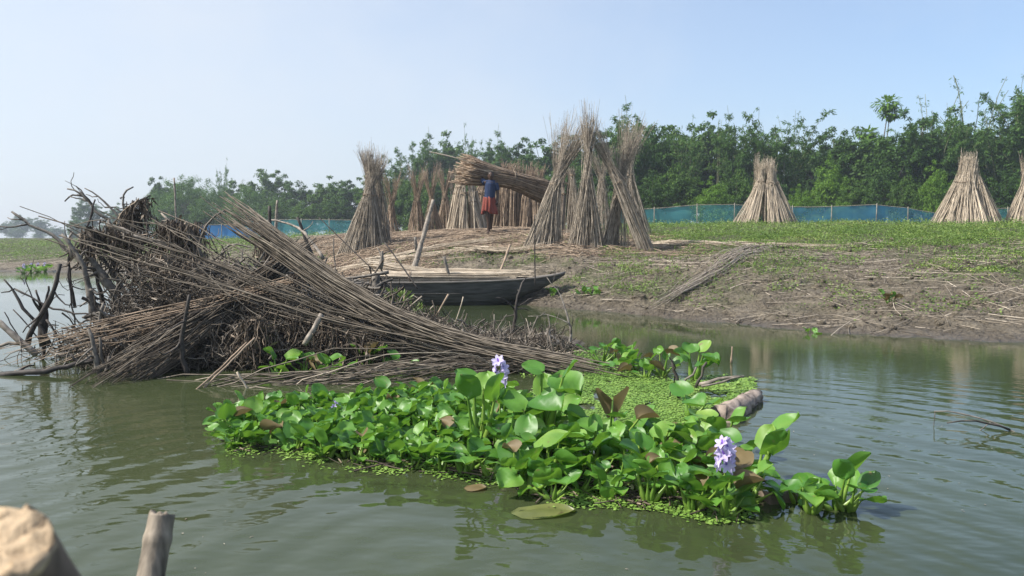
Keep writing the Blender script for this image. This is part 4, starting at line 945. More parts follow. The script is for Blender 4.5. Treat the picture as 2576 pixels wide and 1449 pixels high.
def netfence(label, tops, Y, matname, posts, rail=True, cutoff=.9, name='net_fence'):
    """tops: (u, v) along the top edge"""
    tops = [P(u, v, Y) for u, v in tops]; base = tops[0].copy(); base[2] = T1(base[0], base[1])
    root = thing(name, base, label, 'net fence')
    tp = np.array(tops); n = max(20, int(abs(tp[-1, 0] - tp[0, 0]) / .25)); xx = np.linspace(tp[0, 0], tp[-1, 0], n)
    zt = np.interp(xx, tp[:, 0], tp[:, 2]) + .03 * (fbm(xx * 1.4, xx * 0, 3) - .5)
    zb = T(xx, np.full(n, Y)); V = []; K = 8
    for k in range(K):
        f = k / (K - 1); V.append(np.stack([xx, Y + .10 * (fbm(xx * 2.1, xx * 0 + f * 2, 3, 1) - .5), zt * (1 - f) + (zb - .05) * f], 1))
    V = np.concatenate(V); i, j = np.meshgrid(np.arange(K - 1), np.arange(n - 1), indexing='ij'); b = (i * n + j).ravel()
    mb = MB(); mb.add((V, np.stack([b, b + 1, b + n + 1, b + n], 1))); part(mb, 'net', M[matname], root, True)
    mb = MB(); mb.add(tubes(np.stack([xx, np.full(n, Y - .01), zt], 1), np.full(n, .018), 4)); part(mb, 'top_rope', M['post'] if rail else M[matname], root)
    for u in posts:
        x = (u - 1288) * Y / FPX; z = np.interp(x, xx, zt); gz = T1(x, Y - .03)
        mb = MB(); mb.add(tubes(np.array([(x + .03 * rng.normal(), Y - .04, gz - .1), (x, Y - .04, z + .08)]), np.array([.026, .02]), 6, cap=True)); part(mb, 'post', M['post'], root)
    return root
netfence('teal net fence on thin posts behind the right bank, left of the pale conical stack', [(1480, 528), (1560, 529), (1644, 525), (1751, 516), (1845, 514), (1920, 520)], 41, 'net_teal', (1500, 1575, 1644, 1751, 1845))
netfence('sagging blue net fence between the two biggest pale stacks', [(1975, 521), (2088, 520), (2201, 515), (2279, 523), (2360, 538), (2420, 540)], 41, 'net_blue', (1990, 2088, 2201, 2279))
netfence('short dark net fence beside the stack at the right edge', [(2440, 528), (2529, 524), (2640, 522)], 41.5, 'net_teal', (2460, 2529, 2600))
netfence('teal net fence behind the tall left stack', [(618, 556), (700, 553), (780, 552), (880, 554), (1000, 556)], 47, 'net_teal', (640, 700, 760, 830, 900))
netfence('bright blue net sheet bulging in the distance above the heap', [(480, 572), (520, 566), (560, 565), (600, 568), (640, 577)], 46, 'net_tarp', (500, 560, 615))

# ------------------------------------------------------------------ trees
def rot_rand(n): return rng.uniform(0, 2 * math.pi, n)
def crown_broad(cl=210, per=66, L=.34, W=.20, ell=(3.4, 3.4, 4.0), cz=5.8, cr=.62, shell=.45, low=False):
    """leaf clumps set round limbs through an ellipsoid, with gaps between them"""
    n = cl; d = norm(rng.normal(0, 1, (n, 3))); rr = shell + (1 - shell) * rng.random(n) ** .6
    lump = .72 + .56 * rng.random(n) ** 1.5
    c = d * np.array(ell) * rr[:, None] * lump[:, None] + [0, 0, cz]
    c[:, 2] = np.clip(c[:, 2], .5 if low else 1.6, None)
    i = np.repeat(np.arange(n), per); m = len(i); e = norm(rng.normal(0, 1, (m, 3))) * (rng.random(m) ** .4)[:, None]
    sz = cr * rng.uniform(.6, 1.35, n)
    pos = c[i] + e * sz[i][:, None] * [1, 1, .55]
    Nn = norm(e * [1, 1, .6] + [0, 0, .9] + rng.normal(0, .45, (m, 3)))
    D = norm(np.cross(Nn, rng.normal(0, 1, (m, 3)))); D[:, 2] -= .25
    return c, leafquads(pos, D, Nn, L * rng.uniform(.7, 1.3, m), W * rng.uniform(.7, 1.3, m), .12)
def trunk_mesh(c, h, r, forks=26):
    mb = MB(); top = np.array([0, 0, h])
    q = smooth_path([(0, 0, -.4), (.1, .05, h * .35), (-.1, .1, h)], 9, .05); mb.add(tubes(q, np.linspace(r, r * .3, 9), 8))
    for j in rng.choice(len(c), min(forks, len(c)), replace=False):
        f = rng.uniform(.25, .9); a = q[int(f * 8)]; b = c[j]
        mid = (a + b) / 2 + [0, 0, -.15 * np.linalg.norm(b - a)] ; mb.add(tubes(smooth_path([a, mid, b], 6, .04), np.linspace(r * .42, .02, 6), 5))
    return mb
def crown_bamboo(nc=38, H=10, spread=2.6, L=.34, W=.075, nodes=30, per=14, bare=.22, dens=1.0):
    culms = []; P_ = []; Dd = []; K = 14
    for i in range(nc):
        a = rng.uniform(0, 6.283); h = H * rng.uniform(.62, 1.0) * (1.12 if rng.random() < .15 else 1); lean = spread * rng.uniform(.15, 1.0); t = np.linspace(0, 1, K)
        b = np.array([math.cos(a), math.sin(a)]) * rng.uniform(0, .7)
        out = lean * t ** 2.2; zz = h * (t - .14 * (lean / spread) * t ** 4 * 1.2)
        q = np.stack([b[0] + math.cos(a) * out, b[1] + math.sin(a) * out, zz], 1) + rng.normal(0, .03, (K, 3)) * t[:, None]
        culms.append(q)
        tt = rng.uniform(bare, 1, int(nodes * dens)) ** .8; idx = tt * (K - 1); i0 = np.minimum(idx.astype(int), K - 2); f = (idx - i0)[:, None]
        p = q[i0] * (1 - f) + q[i0 + 1] * f
        bd = norm(rng.normal(0, 1, (len(p), 3)) * [1, 1, .25] + [0, 0, .15]); bl = rng.uniform(.3, 1.05, len(p)) * np.clip(1.25 - tt, .35, 1)
        m = len(p); s = rng.random((m, per)); pos = p[:, None] + bd[:, None] * (s * bl[:, None])[..., None] - np.array([0, 0, .28]) * (s ** 2 * bl[:, None])[..., None] + rng.normal(0, .06, (m, per, 3))
        P_.append(pos.reshape(-1, 3)); Dd.append((bd[:, None] * .7 + rng.normal(0, .5, (m, per, 3)) + [0, 0, -.45]).reshape(-1, 3))
    pos = np.concatenate(P_); D = np.concatenate(Dd); m = len(pos)
    Nn = rng.normal(0, .6, (m, 3)) + [0, 0, 1]
    return np.array(culms), leafquads(pos, D, Nn, L * rng.uniform(.6, 1.25, m), W * rng.uniform(.8, 1.4, m), .1)
PROTO = {}
def mesh_of(mb, name, mat, smooth=False):
    o = mb.build(name, mat, None, smooth); m = o.data; bpy.data.objects.remove(o); return m
def mk_proto(key, crownmat, cr, H, trunkmb, tm='trunk', pname='crown', tname='trunk'):
    mb = MB(); mb.add(cr); PROTO[key] = (mesh_of(mb, pname, M[crownmat]), mesh_of(trunkmb, tname, M[tm], True), H, pname, tname)
for key, mt, kw, r in (('dark', 'tree_dark', dict(), .17), ('dark2', 'tree_dark', dict(cl=240, ell=(4.2, 4.2, 3.6), L=.30, W=.19), .2), ('mid', 'tree_mid', dict(cl=210, L=.32), .16),
                       ('mid2', 'tree_mid', dict(cl=150, shell=.6, per=70, ell=(3.8, 3.8, 4.0)), .15), ('bright', 'tree_bright', dict(cl=170, ell=(3.6, 3.6, 3.8), L=.30, W=.16), .14)):
    c, q = crown_broad(**kw); mk_proto(key, mt, q, 10, trunk_mesh(c, 7.5, r))
for key, mt, L, W in (('bush_bright', 'tree_bright', .34, .17), ('bush_mid', 'tree_mid', .36, .18), ('bush_dark', 'tree_dark', .36, .18)):
    c, q = crown_broad(cl=210, per=64, L=L * 1.15, W=W * 1.2, ell=(5.2, 4.4, 5.2), cz=4.6, cr=1.0, shell=.35, low=True); mk_proto(key, mt, q, 10, trunk_mesh(c, 6, .14, 34))
c, q = crown_broad(cl=360, per=75, L=.36, W=.10, ell=(5.6, 5.6, 4.2), cz=5.2, cr=1.0, shell=.7, low=True); mk_proto('feather', 'tree_feather', q, 10, trunk_mesh(c, 6, .2, 30))
c, q = crown_broad(cl=42, per=46, L=.3, W=.14, ell=(2.0, 2.0, 4.4), cz=6.0, cr=.62, shell=.2); mk_proto('sparse', 'tree_mid', q, 10, trunk_mesh(c, 9.6, .10, 42))
for key, kw in (('bamboo', dict()), ('bamboo2', dict(nc=30, spread=3.6, nodes=30)), ('bamboo_tall', dict(nc=26, spread=2.2, nodes=22, per=11))):
    cu, q = crown_bamboo(**kw); tm = MB(); tm.add(tubes(cu, np.linspace(.05, .012, cu.shape[1])[None] * np.ones((len(cu), 1)), 5)); mk_proto(key, 'tree_bamboo', q, 10, tm, 'culm', 'foliage', 'culms')
cu, q = crown_bamboo(nc=7, H=10, spread=2.6, nodes=16, per=4, bare=.25, L=.26, W=.06); tm = MB(); tm.add(tubes(cu, np.linspace(.06, .018, cu.shape[1])[None] * np.ones((len(cu), 1)), 5)); mk_proto('bamboo_bare', 'tree_bamboo', q, 10, tm, 'culm', 'foliage', 'culms')
# big leaved tree: rosettes on thin stems
mb_ = []; tm = MB()
for (x, z, s) in ((0, 9.4, 1.1), (.25, 8.7, .9), (-1.6, 7.2, .85), (-1.1, 6.4, .7), (-1.9, 5.9, .5)):
    n = 260; e = norm(rng.normal(0, 1, (n, 3))); pos = np.array([x, 0, z]) + e * s * rng.uniform(.2, .95, (n, 1)) * [1.1, 1.1, .5]
    mb_.append(leafquads(pos, e + [0, 0, -.4], e * .5 + [0, 0, 1], .34, .22, .15)); tm.add(tubes(smooth_path([(x * .3, 0, 0), (x * .6 - .4, .1, z * .5), (x, 0, z)], 8, .03), np.linspace(.09, .03, 8), 6))
V = []; F = []; k = 0
for v_, f_ in mb_: V.append(v_); F.append(f_ + k); k += len(v_)
mk_proto('rosette', 'tree_bright', (np.concatenate(V), np.concatenate(F)), 10, tm)
def tree(key, u, vtop, Y, w, label, group, lean=0, name=None, cat='tree', rz=None):
    crown, trunk, H, pn, tn = PROTO[key]
    x = (u - 1288) * Y / FPX; gz = T1(x, Y); zt = P(u, vtop, Y)[2]; s = (zt - gz) / H
    nm = name or ('bamboo_clump' if 'bamboo' in key else 'bush' if 'bush' in key else 'broadleaf_tree')
    root = thing(nm, (x, Y, gz - .1), label, cat if 'bamboo' not in key and 'bush' not in key else ('bamboo' if 'bamboo' in key else 'bush'), group)
    root.scale = (s * w, s * w, s); root.rotation_euler = (0, lean, rng.uniform(0, 6.28) if rz is None else rz)
    for me, n in ((crown, pn), (trunk, tn)):
        o = bpy.data.objects.new(n, me); col.objects.link(o); o.parent = root
    return root
tg1, tg2, tg3, tg4 = 'trees and bamboo of the wood behind the right bank', 'bushes along the front of the right wood', 'trees behind the middle of the bank', 'trees in the hazy distance on the left'
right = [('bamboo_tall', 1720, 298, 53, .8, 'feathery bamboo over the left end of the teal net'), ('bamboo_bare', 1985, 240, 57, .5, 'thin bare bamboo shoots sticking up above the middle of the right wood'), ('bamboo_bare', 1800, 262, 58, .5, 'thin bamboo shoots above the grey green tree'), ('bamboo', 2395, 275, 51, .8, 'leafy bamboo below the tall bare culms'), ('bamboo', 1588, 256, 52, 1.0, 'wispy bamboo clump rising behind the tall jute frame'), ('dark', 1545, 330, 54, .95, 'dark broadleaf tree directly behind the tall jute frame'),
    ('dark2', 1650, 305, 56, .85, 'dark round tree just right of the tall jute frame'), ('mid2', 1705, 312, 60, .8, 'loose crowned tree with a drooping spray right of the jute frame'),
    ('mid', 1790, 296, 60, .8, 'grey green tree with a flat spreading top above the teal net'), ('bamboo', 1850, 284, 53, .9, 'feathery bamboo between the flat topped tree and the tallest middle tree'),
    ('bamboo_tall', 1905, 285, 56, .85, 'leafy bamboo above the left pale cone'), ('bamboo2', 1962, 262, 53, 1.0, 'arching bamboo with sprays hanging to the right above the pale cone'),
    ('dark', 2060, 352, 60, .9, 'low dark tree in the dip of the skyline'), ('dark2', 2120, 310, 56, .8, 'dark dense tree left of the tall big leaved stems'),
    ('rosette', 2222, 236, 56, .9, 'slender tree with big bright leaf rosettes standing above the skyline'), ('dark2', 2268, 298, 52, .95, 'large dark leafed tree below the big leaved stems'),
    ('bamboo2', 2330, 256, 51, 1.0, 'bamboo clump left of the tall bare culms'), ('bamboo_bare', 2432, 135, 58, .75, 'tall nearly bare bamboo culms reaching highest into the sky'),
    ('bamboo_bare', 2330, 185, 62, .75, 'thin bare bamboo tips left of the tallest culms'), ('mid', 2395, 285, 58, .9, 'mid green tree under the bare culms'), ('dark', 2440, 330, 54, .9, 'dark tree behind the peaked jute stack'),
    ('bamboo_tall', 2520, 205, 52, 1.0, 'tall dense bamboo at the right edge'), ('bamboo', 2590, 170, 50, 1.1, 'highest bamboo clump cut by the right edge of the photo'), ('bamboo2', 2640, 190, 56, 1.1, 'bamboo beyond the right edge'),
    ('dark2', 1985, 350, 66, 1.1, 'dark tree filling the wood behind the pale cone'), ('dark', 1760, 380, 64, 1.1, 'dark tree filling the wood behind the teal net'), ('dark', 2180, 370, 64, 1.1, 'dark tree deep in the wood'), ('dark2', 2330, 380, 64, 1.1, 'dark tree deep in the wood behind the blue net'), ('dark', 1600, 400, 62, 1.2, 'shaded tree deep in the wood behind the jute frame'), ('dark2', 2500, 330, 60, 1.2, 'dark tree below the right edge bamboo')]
for t in right: tree(*t[:5], t[5], tg1, rz=(1.57 if t[0] == 'rosette' else None) if t[0] != 'rosette' else 0.0)
front = [('bush_dark', 1640, 440, 47, .8, 'dark bush right of the jute frame'), ('bush_mid', 1700, 415, 49, .75, 'mid green bush above the left end of the teal net'), ('bush_bright', 1790, 452, 46, .75, 'light green bush behind the teal net'),
    ('bush_mid', 1850, 425, 48, .7, 'mid green bush left of the pale cone'), ('bush_dark', 1935, 440, 48, .8, 'dark bush behind the pale cone'), ('bush_bright', 2010, 470, 45, .7, 'light green bush right of the pale cone'),
    ('bush_bright', 2085, 402, 48, .62, 'bright yellow green crowned bush in the middle of the right wood'), ('bush_mid', 2150, 452, 46, .7, 'mid green bush over the blue net'), ('bush_dark', 2215, 400, 49, .8, 'dark leafy bush under the big leaved stems'),
    ('bush_mid', 2270, 440, 46, .62, 'mid green bush over the sagging blue net'), ('bush_bright', 2345, 415, 45, .55, 'rounded bright green bush left of the peaked stack'), ('bush_dark', 2420, 430, 47, .8, 'dark bush behind the peaked stack'),
    ('bush_dark', 2510, 440, 47, .8, 'dark bush between the two right stacks'), ('bush_mid', 2600, 430, 46, .8, 'bush behind the stack at the right edge'), ('bush_bright', 1900, 490, 44.5, .8, 'low light green bush left behind the pale cone'), ('bush_bright', 2110, 500, 44, .9, 'low light green bush at the blue net'), ('bush_mid', 1560, 470, 46, .9, 'bush seen between the legs of the jute frame')]
for t in front: tree(*t[:5], t[5], tg2)
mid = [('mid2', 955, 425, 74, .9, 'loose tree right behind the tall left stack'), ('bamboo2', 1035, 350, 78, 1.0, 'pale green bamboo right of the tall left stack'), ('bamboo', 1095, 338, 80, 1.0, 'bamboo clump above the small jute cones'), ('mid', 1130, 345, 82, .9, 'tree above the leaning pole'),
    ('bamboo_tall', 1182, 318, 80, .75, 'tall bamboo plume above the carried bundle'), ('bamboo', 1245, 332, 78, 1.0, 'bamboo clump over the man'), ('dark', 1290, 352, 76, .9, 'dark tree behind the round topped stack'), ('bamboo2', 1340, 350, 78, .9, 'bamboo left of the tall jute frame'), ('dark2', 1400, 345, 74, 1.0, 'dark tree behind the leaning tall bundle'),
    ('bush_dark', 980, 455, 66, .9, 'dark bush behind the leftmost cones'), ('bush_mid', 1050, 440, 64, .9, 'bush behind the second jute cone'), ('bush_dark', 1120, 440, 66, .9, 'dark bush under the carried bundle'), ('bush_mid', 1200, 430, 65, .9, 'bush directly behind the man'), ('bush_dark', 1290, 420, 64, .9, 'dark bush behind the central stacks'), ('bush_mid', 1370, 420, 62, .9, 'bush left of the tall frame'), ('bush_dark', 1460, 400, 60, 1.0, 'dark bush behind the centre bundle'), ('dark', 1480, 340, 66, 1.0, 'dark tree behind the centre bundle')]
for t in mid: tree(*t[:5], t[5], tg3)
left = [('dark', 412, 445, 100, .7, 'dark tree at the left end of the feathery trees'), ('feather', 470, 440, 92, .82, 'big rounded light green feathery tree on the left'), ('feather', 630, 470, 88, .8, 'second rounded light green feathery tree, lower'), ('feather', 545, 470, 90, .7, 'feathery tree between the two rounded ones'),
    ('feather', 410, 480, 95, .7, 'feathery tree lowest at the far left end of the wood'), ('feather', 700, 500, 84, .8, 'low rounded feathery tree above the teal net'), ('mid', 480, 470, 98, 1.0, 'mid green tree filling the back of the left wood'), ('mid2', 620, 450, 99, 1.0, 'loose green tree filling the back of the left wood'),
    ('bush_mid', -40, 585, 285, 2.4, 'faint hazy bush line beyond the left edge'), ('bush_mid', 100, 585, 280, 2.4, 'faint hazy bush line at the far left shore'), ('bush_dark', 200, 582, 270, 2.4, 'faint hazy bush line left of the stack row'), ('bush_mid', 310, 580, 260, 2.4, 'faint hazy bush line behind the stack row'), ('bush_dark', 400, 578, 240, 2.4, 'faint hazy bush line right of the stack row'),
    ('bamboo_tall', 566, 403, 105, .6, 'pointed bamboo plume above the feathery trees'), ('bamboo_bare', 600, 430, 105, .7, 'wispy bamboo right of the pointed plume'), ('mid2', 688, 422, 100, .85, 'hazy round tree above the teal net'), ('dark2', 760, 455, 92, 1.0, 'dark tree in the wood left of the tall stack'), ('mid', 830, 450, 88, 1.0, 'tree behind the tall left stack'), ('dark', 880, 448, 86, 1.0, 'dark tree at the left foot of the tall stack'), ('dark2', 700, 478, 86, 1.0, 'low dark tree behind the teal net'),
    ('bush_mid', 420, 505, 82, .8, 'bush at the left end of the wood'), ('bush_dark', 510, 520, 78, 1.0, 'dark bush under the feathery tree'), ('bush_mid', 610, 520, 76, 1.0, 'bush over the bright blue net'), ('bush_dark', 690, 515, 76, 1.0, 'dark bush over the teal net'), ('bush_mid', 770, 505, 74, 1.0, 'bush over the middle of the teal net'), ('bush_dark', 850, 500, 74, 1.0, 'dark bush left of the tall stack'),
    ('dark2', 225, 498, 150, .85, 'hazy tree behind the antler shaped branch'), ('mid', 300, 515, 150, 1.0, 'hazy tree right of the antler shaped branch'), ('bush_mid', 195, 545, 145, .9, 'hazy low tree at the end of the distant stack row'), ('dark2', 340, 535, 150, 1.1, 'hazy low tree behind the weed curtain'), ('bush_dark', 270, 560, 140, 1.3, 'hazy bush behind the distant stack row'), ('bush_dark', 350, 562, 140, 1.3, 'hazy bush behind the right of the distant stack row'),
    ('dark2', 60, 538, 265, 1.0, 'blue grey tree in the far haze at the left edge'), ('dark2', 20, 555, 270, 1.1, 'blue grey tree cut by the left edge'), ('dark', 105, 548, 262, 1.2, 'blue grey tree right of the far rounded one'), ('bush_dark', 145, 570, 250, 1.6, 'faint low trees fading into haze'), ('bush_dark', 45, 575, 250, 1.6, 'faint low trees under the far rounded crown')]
for t in left: tree(*t[:5], t[5], tg4)

# ------------------------------------------------------------------ the man carrying a bundle
MY = 22.0; mx_ = P(1232, 587, MY)[0]; mz = T1(mx_, MY)
man = thing('person', (mx_, MY, mz), 'barefoot person in blue T-shirt and red orange lungi walking under a huge bundle', 'person')
def W(*p): return np.array([mx_ + p[0], MY + p[1], mz + p[2]])
def chain(mb, pts, rads, n=10, sides=12, sq=1.0):
    pts = np.array([W(*p) for p in pts]); rads = np.array(rads, float)
    s = np.concatenate([[0], np.cumsum(np.linalg.norm(np.diff(pts, axis=0), axis=1))]); t = np.linspace(0, s[-1], n * (len(pts) - 1) + 1)
    q = np.stack([np.interp(t, s, pts[:, i]) for i in range(3)], 1); r = np.interp(t, s, rads)
    for _ in range(2):
        q[1:-1] = (q[:-2] + 2 * q[1:-1] + q[2:]) / 4; r[1:-1] = (r[:-2] + 2 * r[1:-1] + r[2:]) / 4
    mb.add(tubes(q, r, sides, cap=True))
def ball(mb, c, r, n=12):
    c = W(*c); r = np.array(r if not np.isscalar(r) else (r, r, r), float)
    th = np.linspace(0, math.pi, n); ph = np.linspace(0, 2 * math.pi, 2 * n + 1)[:-1]
    V = np.array([[math.sin(a) * math.cos(b), math.sin(a) * math.sin(b), math.cos(a)] for a in th for b in ph]) * r + c; k = 2 * n
    F = np.array([[i * k + j, (i + 1) * k + j, (i + 1) * k + (j + 1) % k, i * k + (j + 1) % k] for i in range(n - 1) for j in range(k)]); mb.add((V, F))
def remesh(o, vs, sm=3):
    m = o.modifiers.new('fuse', 'REMESH'); m.mode = 'VOXEL'; m.voxel_size = vs; m.use_smooth_shade = True
    s = o.modifiers.new('soften', 'SMOOTH'); s.factor = .5; s.iterations = sm
# faces -Y (towards the camera). shoulders z 1.40, hip .90, head centre 1.57
b = MB()
ball(b, (.03, -.01, 1.575), (.074, .092, .108)); ball(b, (.03, -.035, 1.52), (.055, .06, .06))
ball(b, (.03, -.104, 1.568), (.014, .018, .022)); ball(b, (.03, -.092, 1.528), (.024, .012, .010))            # nose, lips
for s in (-1, 1):
    ball(b, (.03 + s * .078, .0, 1.57), (.012, .022, .032)); ball(b, (.03 + s * .029, -.088, 1.592), (.016, .008, .009)); ball(b, (.03 + s * .03, -.088, 1.608), (.022, .010, .006))
chain(b, [(.03, 0, 1.50), (.02, .01, 1.40)], [.055, .062])
chain(b, [(.02, .01, 1.40), (.01, .01, 1.20), (0, .0, 1.02), (-.01, 0, .88)], [.12, .135, .12, .14])
chain(b, [(-.15, 0, 1.385), (.02, .01, 1.40), (.19, 0, 1.385)], [.052, .08, .052])
# left arm hangs (photo right), right arm raised to the bundle
chain(b, [(.19, 0, 1.38), (.215, .02, 1.10), (.205, -.03, .86)], [.052, .040, .026])
chain(b, [(.205, -.03, .87), (.20, -.05, .80)], [.028, .034])
for i, (dx, l, c) in enumerate(((-.024, .075, .02), (-.009, .085, .025), (.007, .08, .03), (.022, .062, .03))):
    chain(b, [(.20 + dx, -.052, .80), (.20 + dx, -.065, .80 - l * .55), (.20 + dx * .9, -.065 + c, .80 - l)], [.0105, .0095, .008], n=4, sides=6)
chain(b, [(.176, -.055, .845), (.158, -.075, .805), (.165, -.08, .775)], [.012, .011, .009], n=4, sides=6)
chain(b, [(-.15, 0, 1.38), (-.23, .16, 1.50), (-.17, .22, 1.64)], [.052, .040, .027])
chain(b, [(-.17, .22, 1.64), (-.19, .20, 1.69)], [.03, .034])
for i, dx in enumerate((-.03, -.01, .01, .03)):
    chain(b, [(-.19 + dx, .18, 1.69), (-.185 + dx * 1.1, .20, 1.75), (-.18 + dx * 1.1, .24, 1.77)], [.0105, .0095, .008], n=4, sides=6)
chain(b, [(-.16, .17, 1.64), (-.125, .18, 1.68)], [.012, .009], n=4, sides=6)
# legs: right leg straight and forward, left crossing behind
chain(b, [(-.075, 0, .90), (-.055, -.05, .50), (-.025, -.03, .27), (-.03, -.02, .07)], [.088, .056, .052, .034])
chain(b, [(-.03, 0, .045), (-.045, -.10, .032), (-.052, -.19, .02)], [.036, .038, .028])
chain(b, [(.075, 0, .90), (.055, .03, .50), (.025, .12, .28), (.02, .17, .09)], [.088, .056, .050, .033])
chain(b, [(.02, .19, .065), (.045, .09, .035), (.075, .02, .018)], [.034, .036, .026])
for k, (fx, fy, ux, uy) in enumerate(((-.052, -.19, -.12, -1), (.075, .02, .4, -.9))):
    for i in range(5):
        o_ = (i - 2) * .015 * (1 if k else -1); chain(b, [(fx + o_, fy, .016), (fx + o_ + ux * .03, fy + uy * .035, .011)], [.011, .008], n=3, sides=6)
skin = stickmat('dark_skin', [(0, (.072, .042, .030)), (1, (.072, .042, .030))], rough=.5, scale=20, dark=.85)
body = part(b, 'body', skin, man); remesh(body, .0075, 2)
h = MB(); ball(h, (.03, .012, 1.605), (.083, .093, .092)); ball(h, (.03, .045, 1.56), (.078, .06, .08)); hair = part(h, 'hair', stickmat('black_hair', [(0, (.012, .011, .01)), (1, (.012, .011, .01))], scale=60), man); remesh(hair, .012, 2)
s = MB()
chain(s, [(.02, .01, 1.43), (.015, .01, 1.36), (.01, .01, 1.18), (0, .0, 1.0), (-.01, 0, .95)], [.085, .145, .155, .145, .15])
chain(s, [(-.10, 0, 1.375), (.02, .01, 1.39), (.15, 0, 1.375)], [.075, .09, .075]); chain(s, [(.16, 0, 1.375), (.21, .01, 1.18)], [.075, .072]); chain(s, [(-.13, 0, 1.375), (-.20, .11, 1.45)], [.075, .072])
shirt = part(s, 'shirt', stickmat('blue_cotton', [(0, (.024, .042, .10)), (1, (.024, .042, .10))], rough=.9, scale=8, dark=.7, bump=.5), man); remesh(shirt, .012, 3)
# lungi: a folded skirt
n, K = 96, 14; V = []
for k in range(K):
    f = k / (K - 1); z = .99 - .42 * f
    for i in range(n):
        a = 2 * math.pi * i / n; fold = 1 + (.03 + .10 * f) * math.sin(9 * a + 1.2 * math.sin(3 * a)) ; rx = (.165 + .05 * f) * fold; ry = (.135 + .055 * f) * fold
        zz = z - (.05 * f * math.cos(a * 2 + .8) + .05 * f * math.exp(-((a - 4.9) / .4) ** 2)); V.append(W(rx * math.cos(a) - .01, ry * math.sin(a), zz))
i, j = np.meshgrid(np.arange(K - 1), np.arange(n), indexing='ij'); a0 = (i * n + j).ravel(); a1 = (i * n + (j + 1) % n).ravel()
lm, nt, N, L = newmat('madras_checked_lungi')
t = N.new("ShaderNodeTexCoord"); w = N.new("ShaderNodeTexWave"); w.bands_direction = 'X'; w.inputs['Scale'].default_value = 9; w.inputs['Distortion'].default_value = 1.5
L.new(t.outputs['Object'], w.inputs['Vector']); r = ramp(N, [(0, (.19, .038, .026)), (.55, (.30, .075, .035)), (.9, (.11, .02, .03))]); L.new(w.outputs['Fac'], r.inputs['Fac'])
p = N.new("ShaderNodeBsdfPrincipled"); p.inputs['Roughness'].default_value = .9; L.new(r.outputs[0], p.inputs['Base Color']); o = N.new("ShaderNodeOutputMaterial"); L.new(p.outputs[0], o.inputs[0])
mb = MB(); mb.add((np.array(V), np.stack([a0, a0 + n, a1 + n, a1], 1))); lu = part(mb, 'lungi', lm, man, True); sd = lu.modifiers.new('cloth', 'SOLIDIFY'); sd.thickness = .006
kn = MB(); kn.add(tubes(np.array([W(-.02, -.15, .99), W(.01, -.185, .93), W(.02, -.20, .80), W(.0, -.20, .62), W(.02, -.19, .54)]), np.array([.02, .035, .03, .035, .02]), 8, cap=True)); part(kn, 'lungi_knot', lm, lu, True)
# the bundle on his head
lying('huge bundle of pale jute sticks carried on the head of the walking person', M['jute'],
      [P(1166, 427, 22.3), P(1225, 440, 22.55), P(1288, 452, 22.7), P(1345, 474, 23.1), P(1385, 488, 23.4)], [.47, .33, .24, .34, .40], 430, rs=.010, K=8, lenj=.035, flatz=.95, tie=[.5], cross=.3, jit=.012, radend=.5, cap=True)
lying('two pale stray sticks poking out of the butt end of the carried bundle', M['jute_pale'], [P(1084, 382, 21.0), P(1150, 395, 21.3), P(1200, 415, 21.6)], [.05, .03, .03], 3, rs=.010, K=4, name='stray_sticks', cat='sticks', lenj=.08)

# ------------------------------------------------------------------ water hyacinth
def blade(c, D, Nn, L, Wd, cup, curl, wav=.0):
    """a round, cupped leaf blade as a grid, smooth shaded"""
    A, B = 8, 7; a = np.linspace(0, 1, A)[:, None]; b_ = np.linspace(-1, 1, B)[None, :]
    w = np.sqrt(np.clip(1 - (2 * np.clip(a, .0, 1) ** .82 - 1) ** 2, 0, 1)) * (1 - .12 * a) + .05 * (1 - a) + .02
    x = b_ * w * Wd * .5; y = (a + 0 * b_) * L - (np.abs(b_) ** 2) * .10 * L * (1 - a) * (a < .5)
    z = cup * Wd * (b_ ** 2) * w + curl * L * (a ** 2) + wav * Wd * np.sin(6 * a + 3 * b_) * .1 + .03 * Wd * np.sin(b_ * 5 + cup * 40)
    D = norm(D); S = norm(np.cross(D, Nn)); Nn = np.cross(S, D)
    V = c + S * x.reshape(-1, 1) + D * y.reshape(-1, 1) + Nn * z.reshape(-1, 1)
    i, j = np.meshgrid(np.arange(A - 1), np.arange(B - 1), indexing='ij'); k = (i * B + j).ravel()
    return V, np.stack([k, k + 1, k + B + 1, k + B], 1)
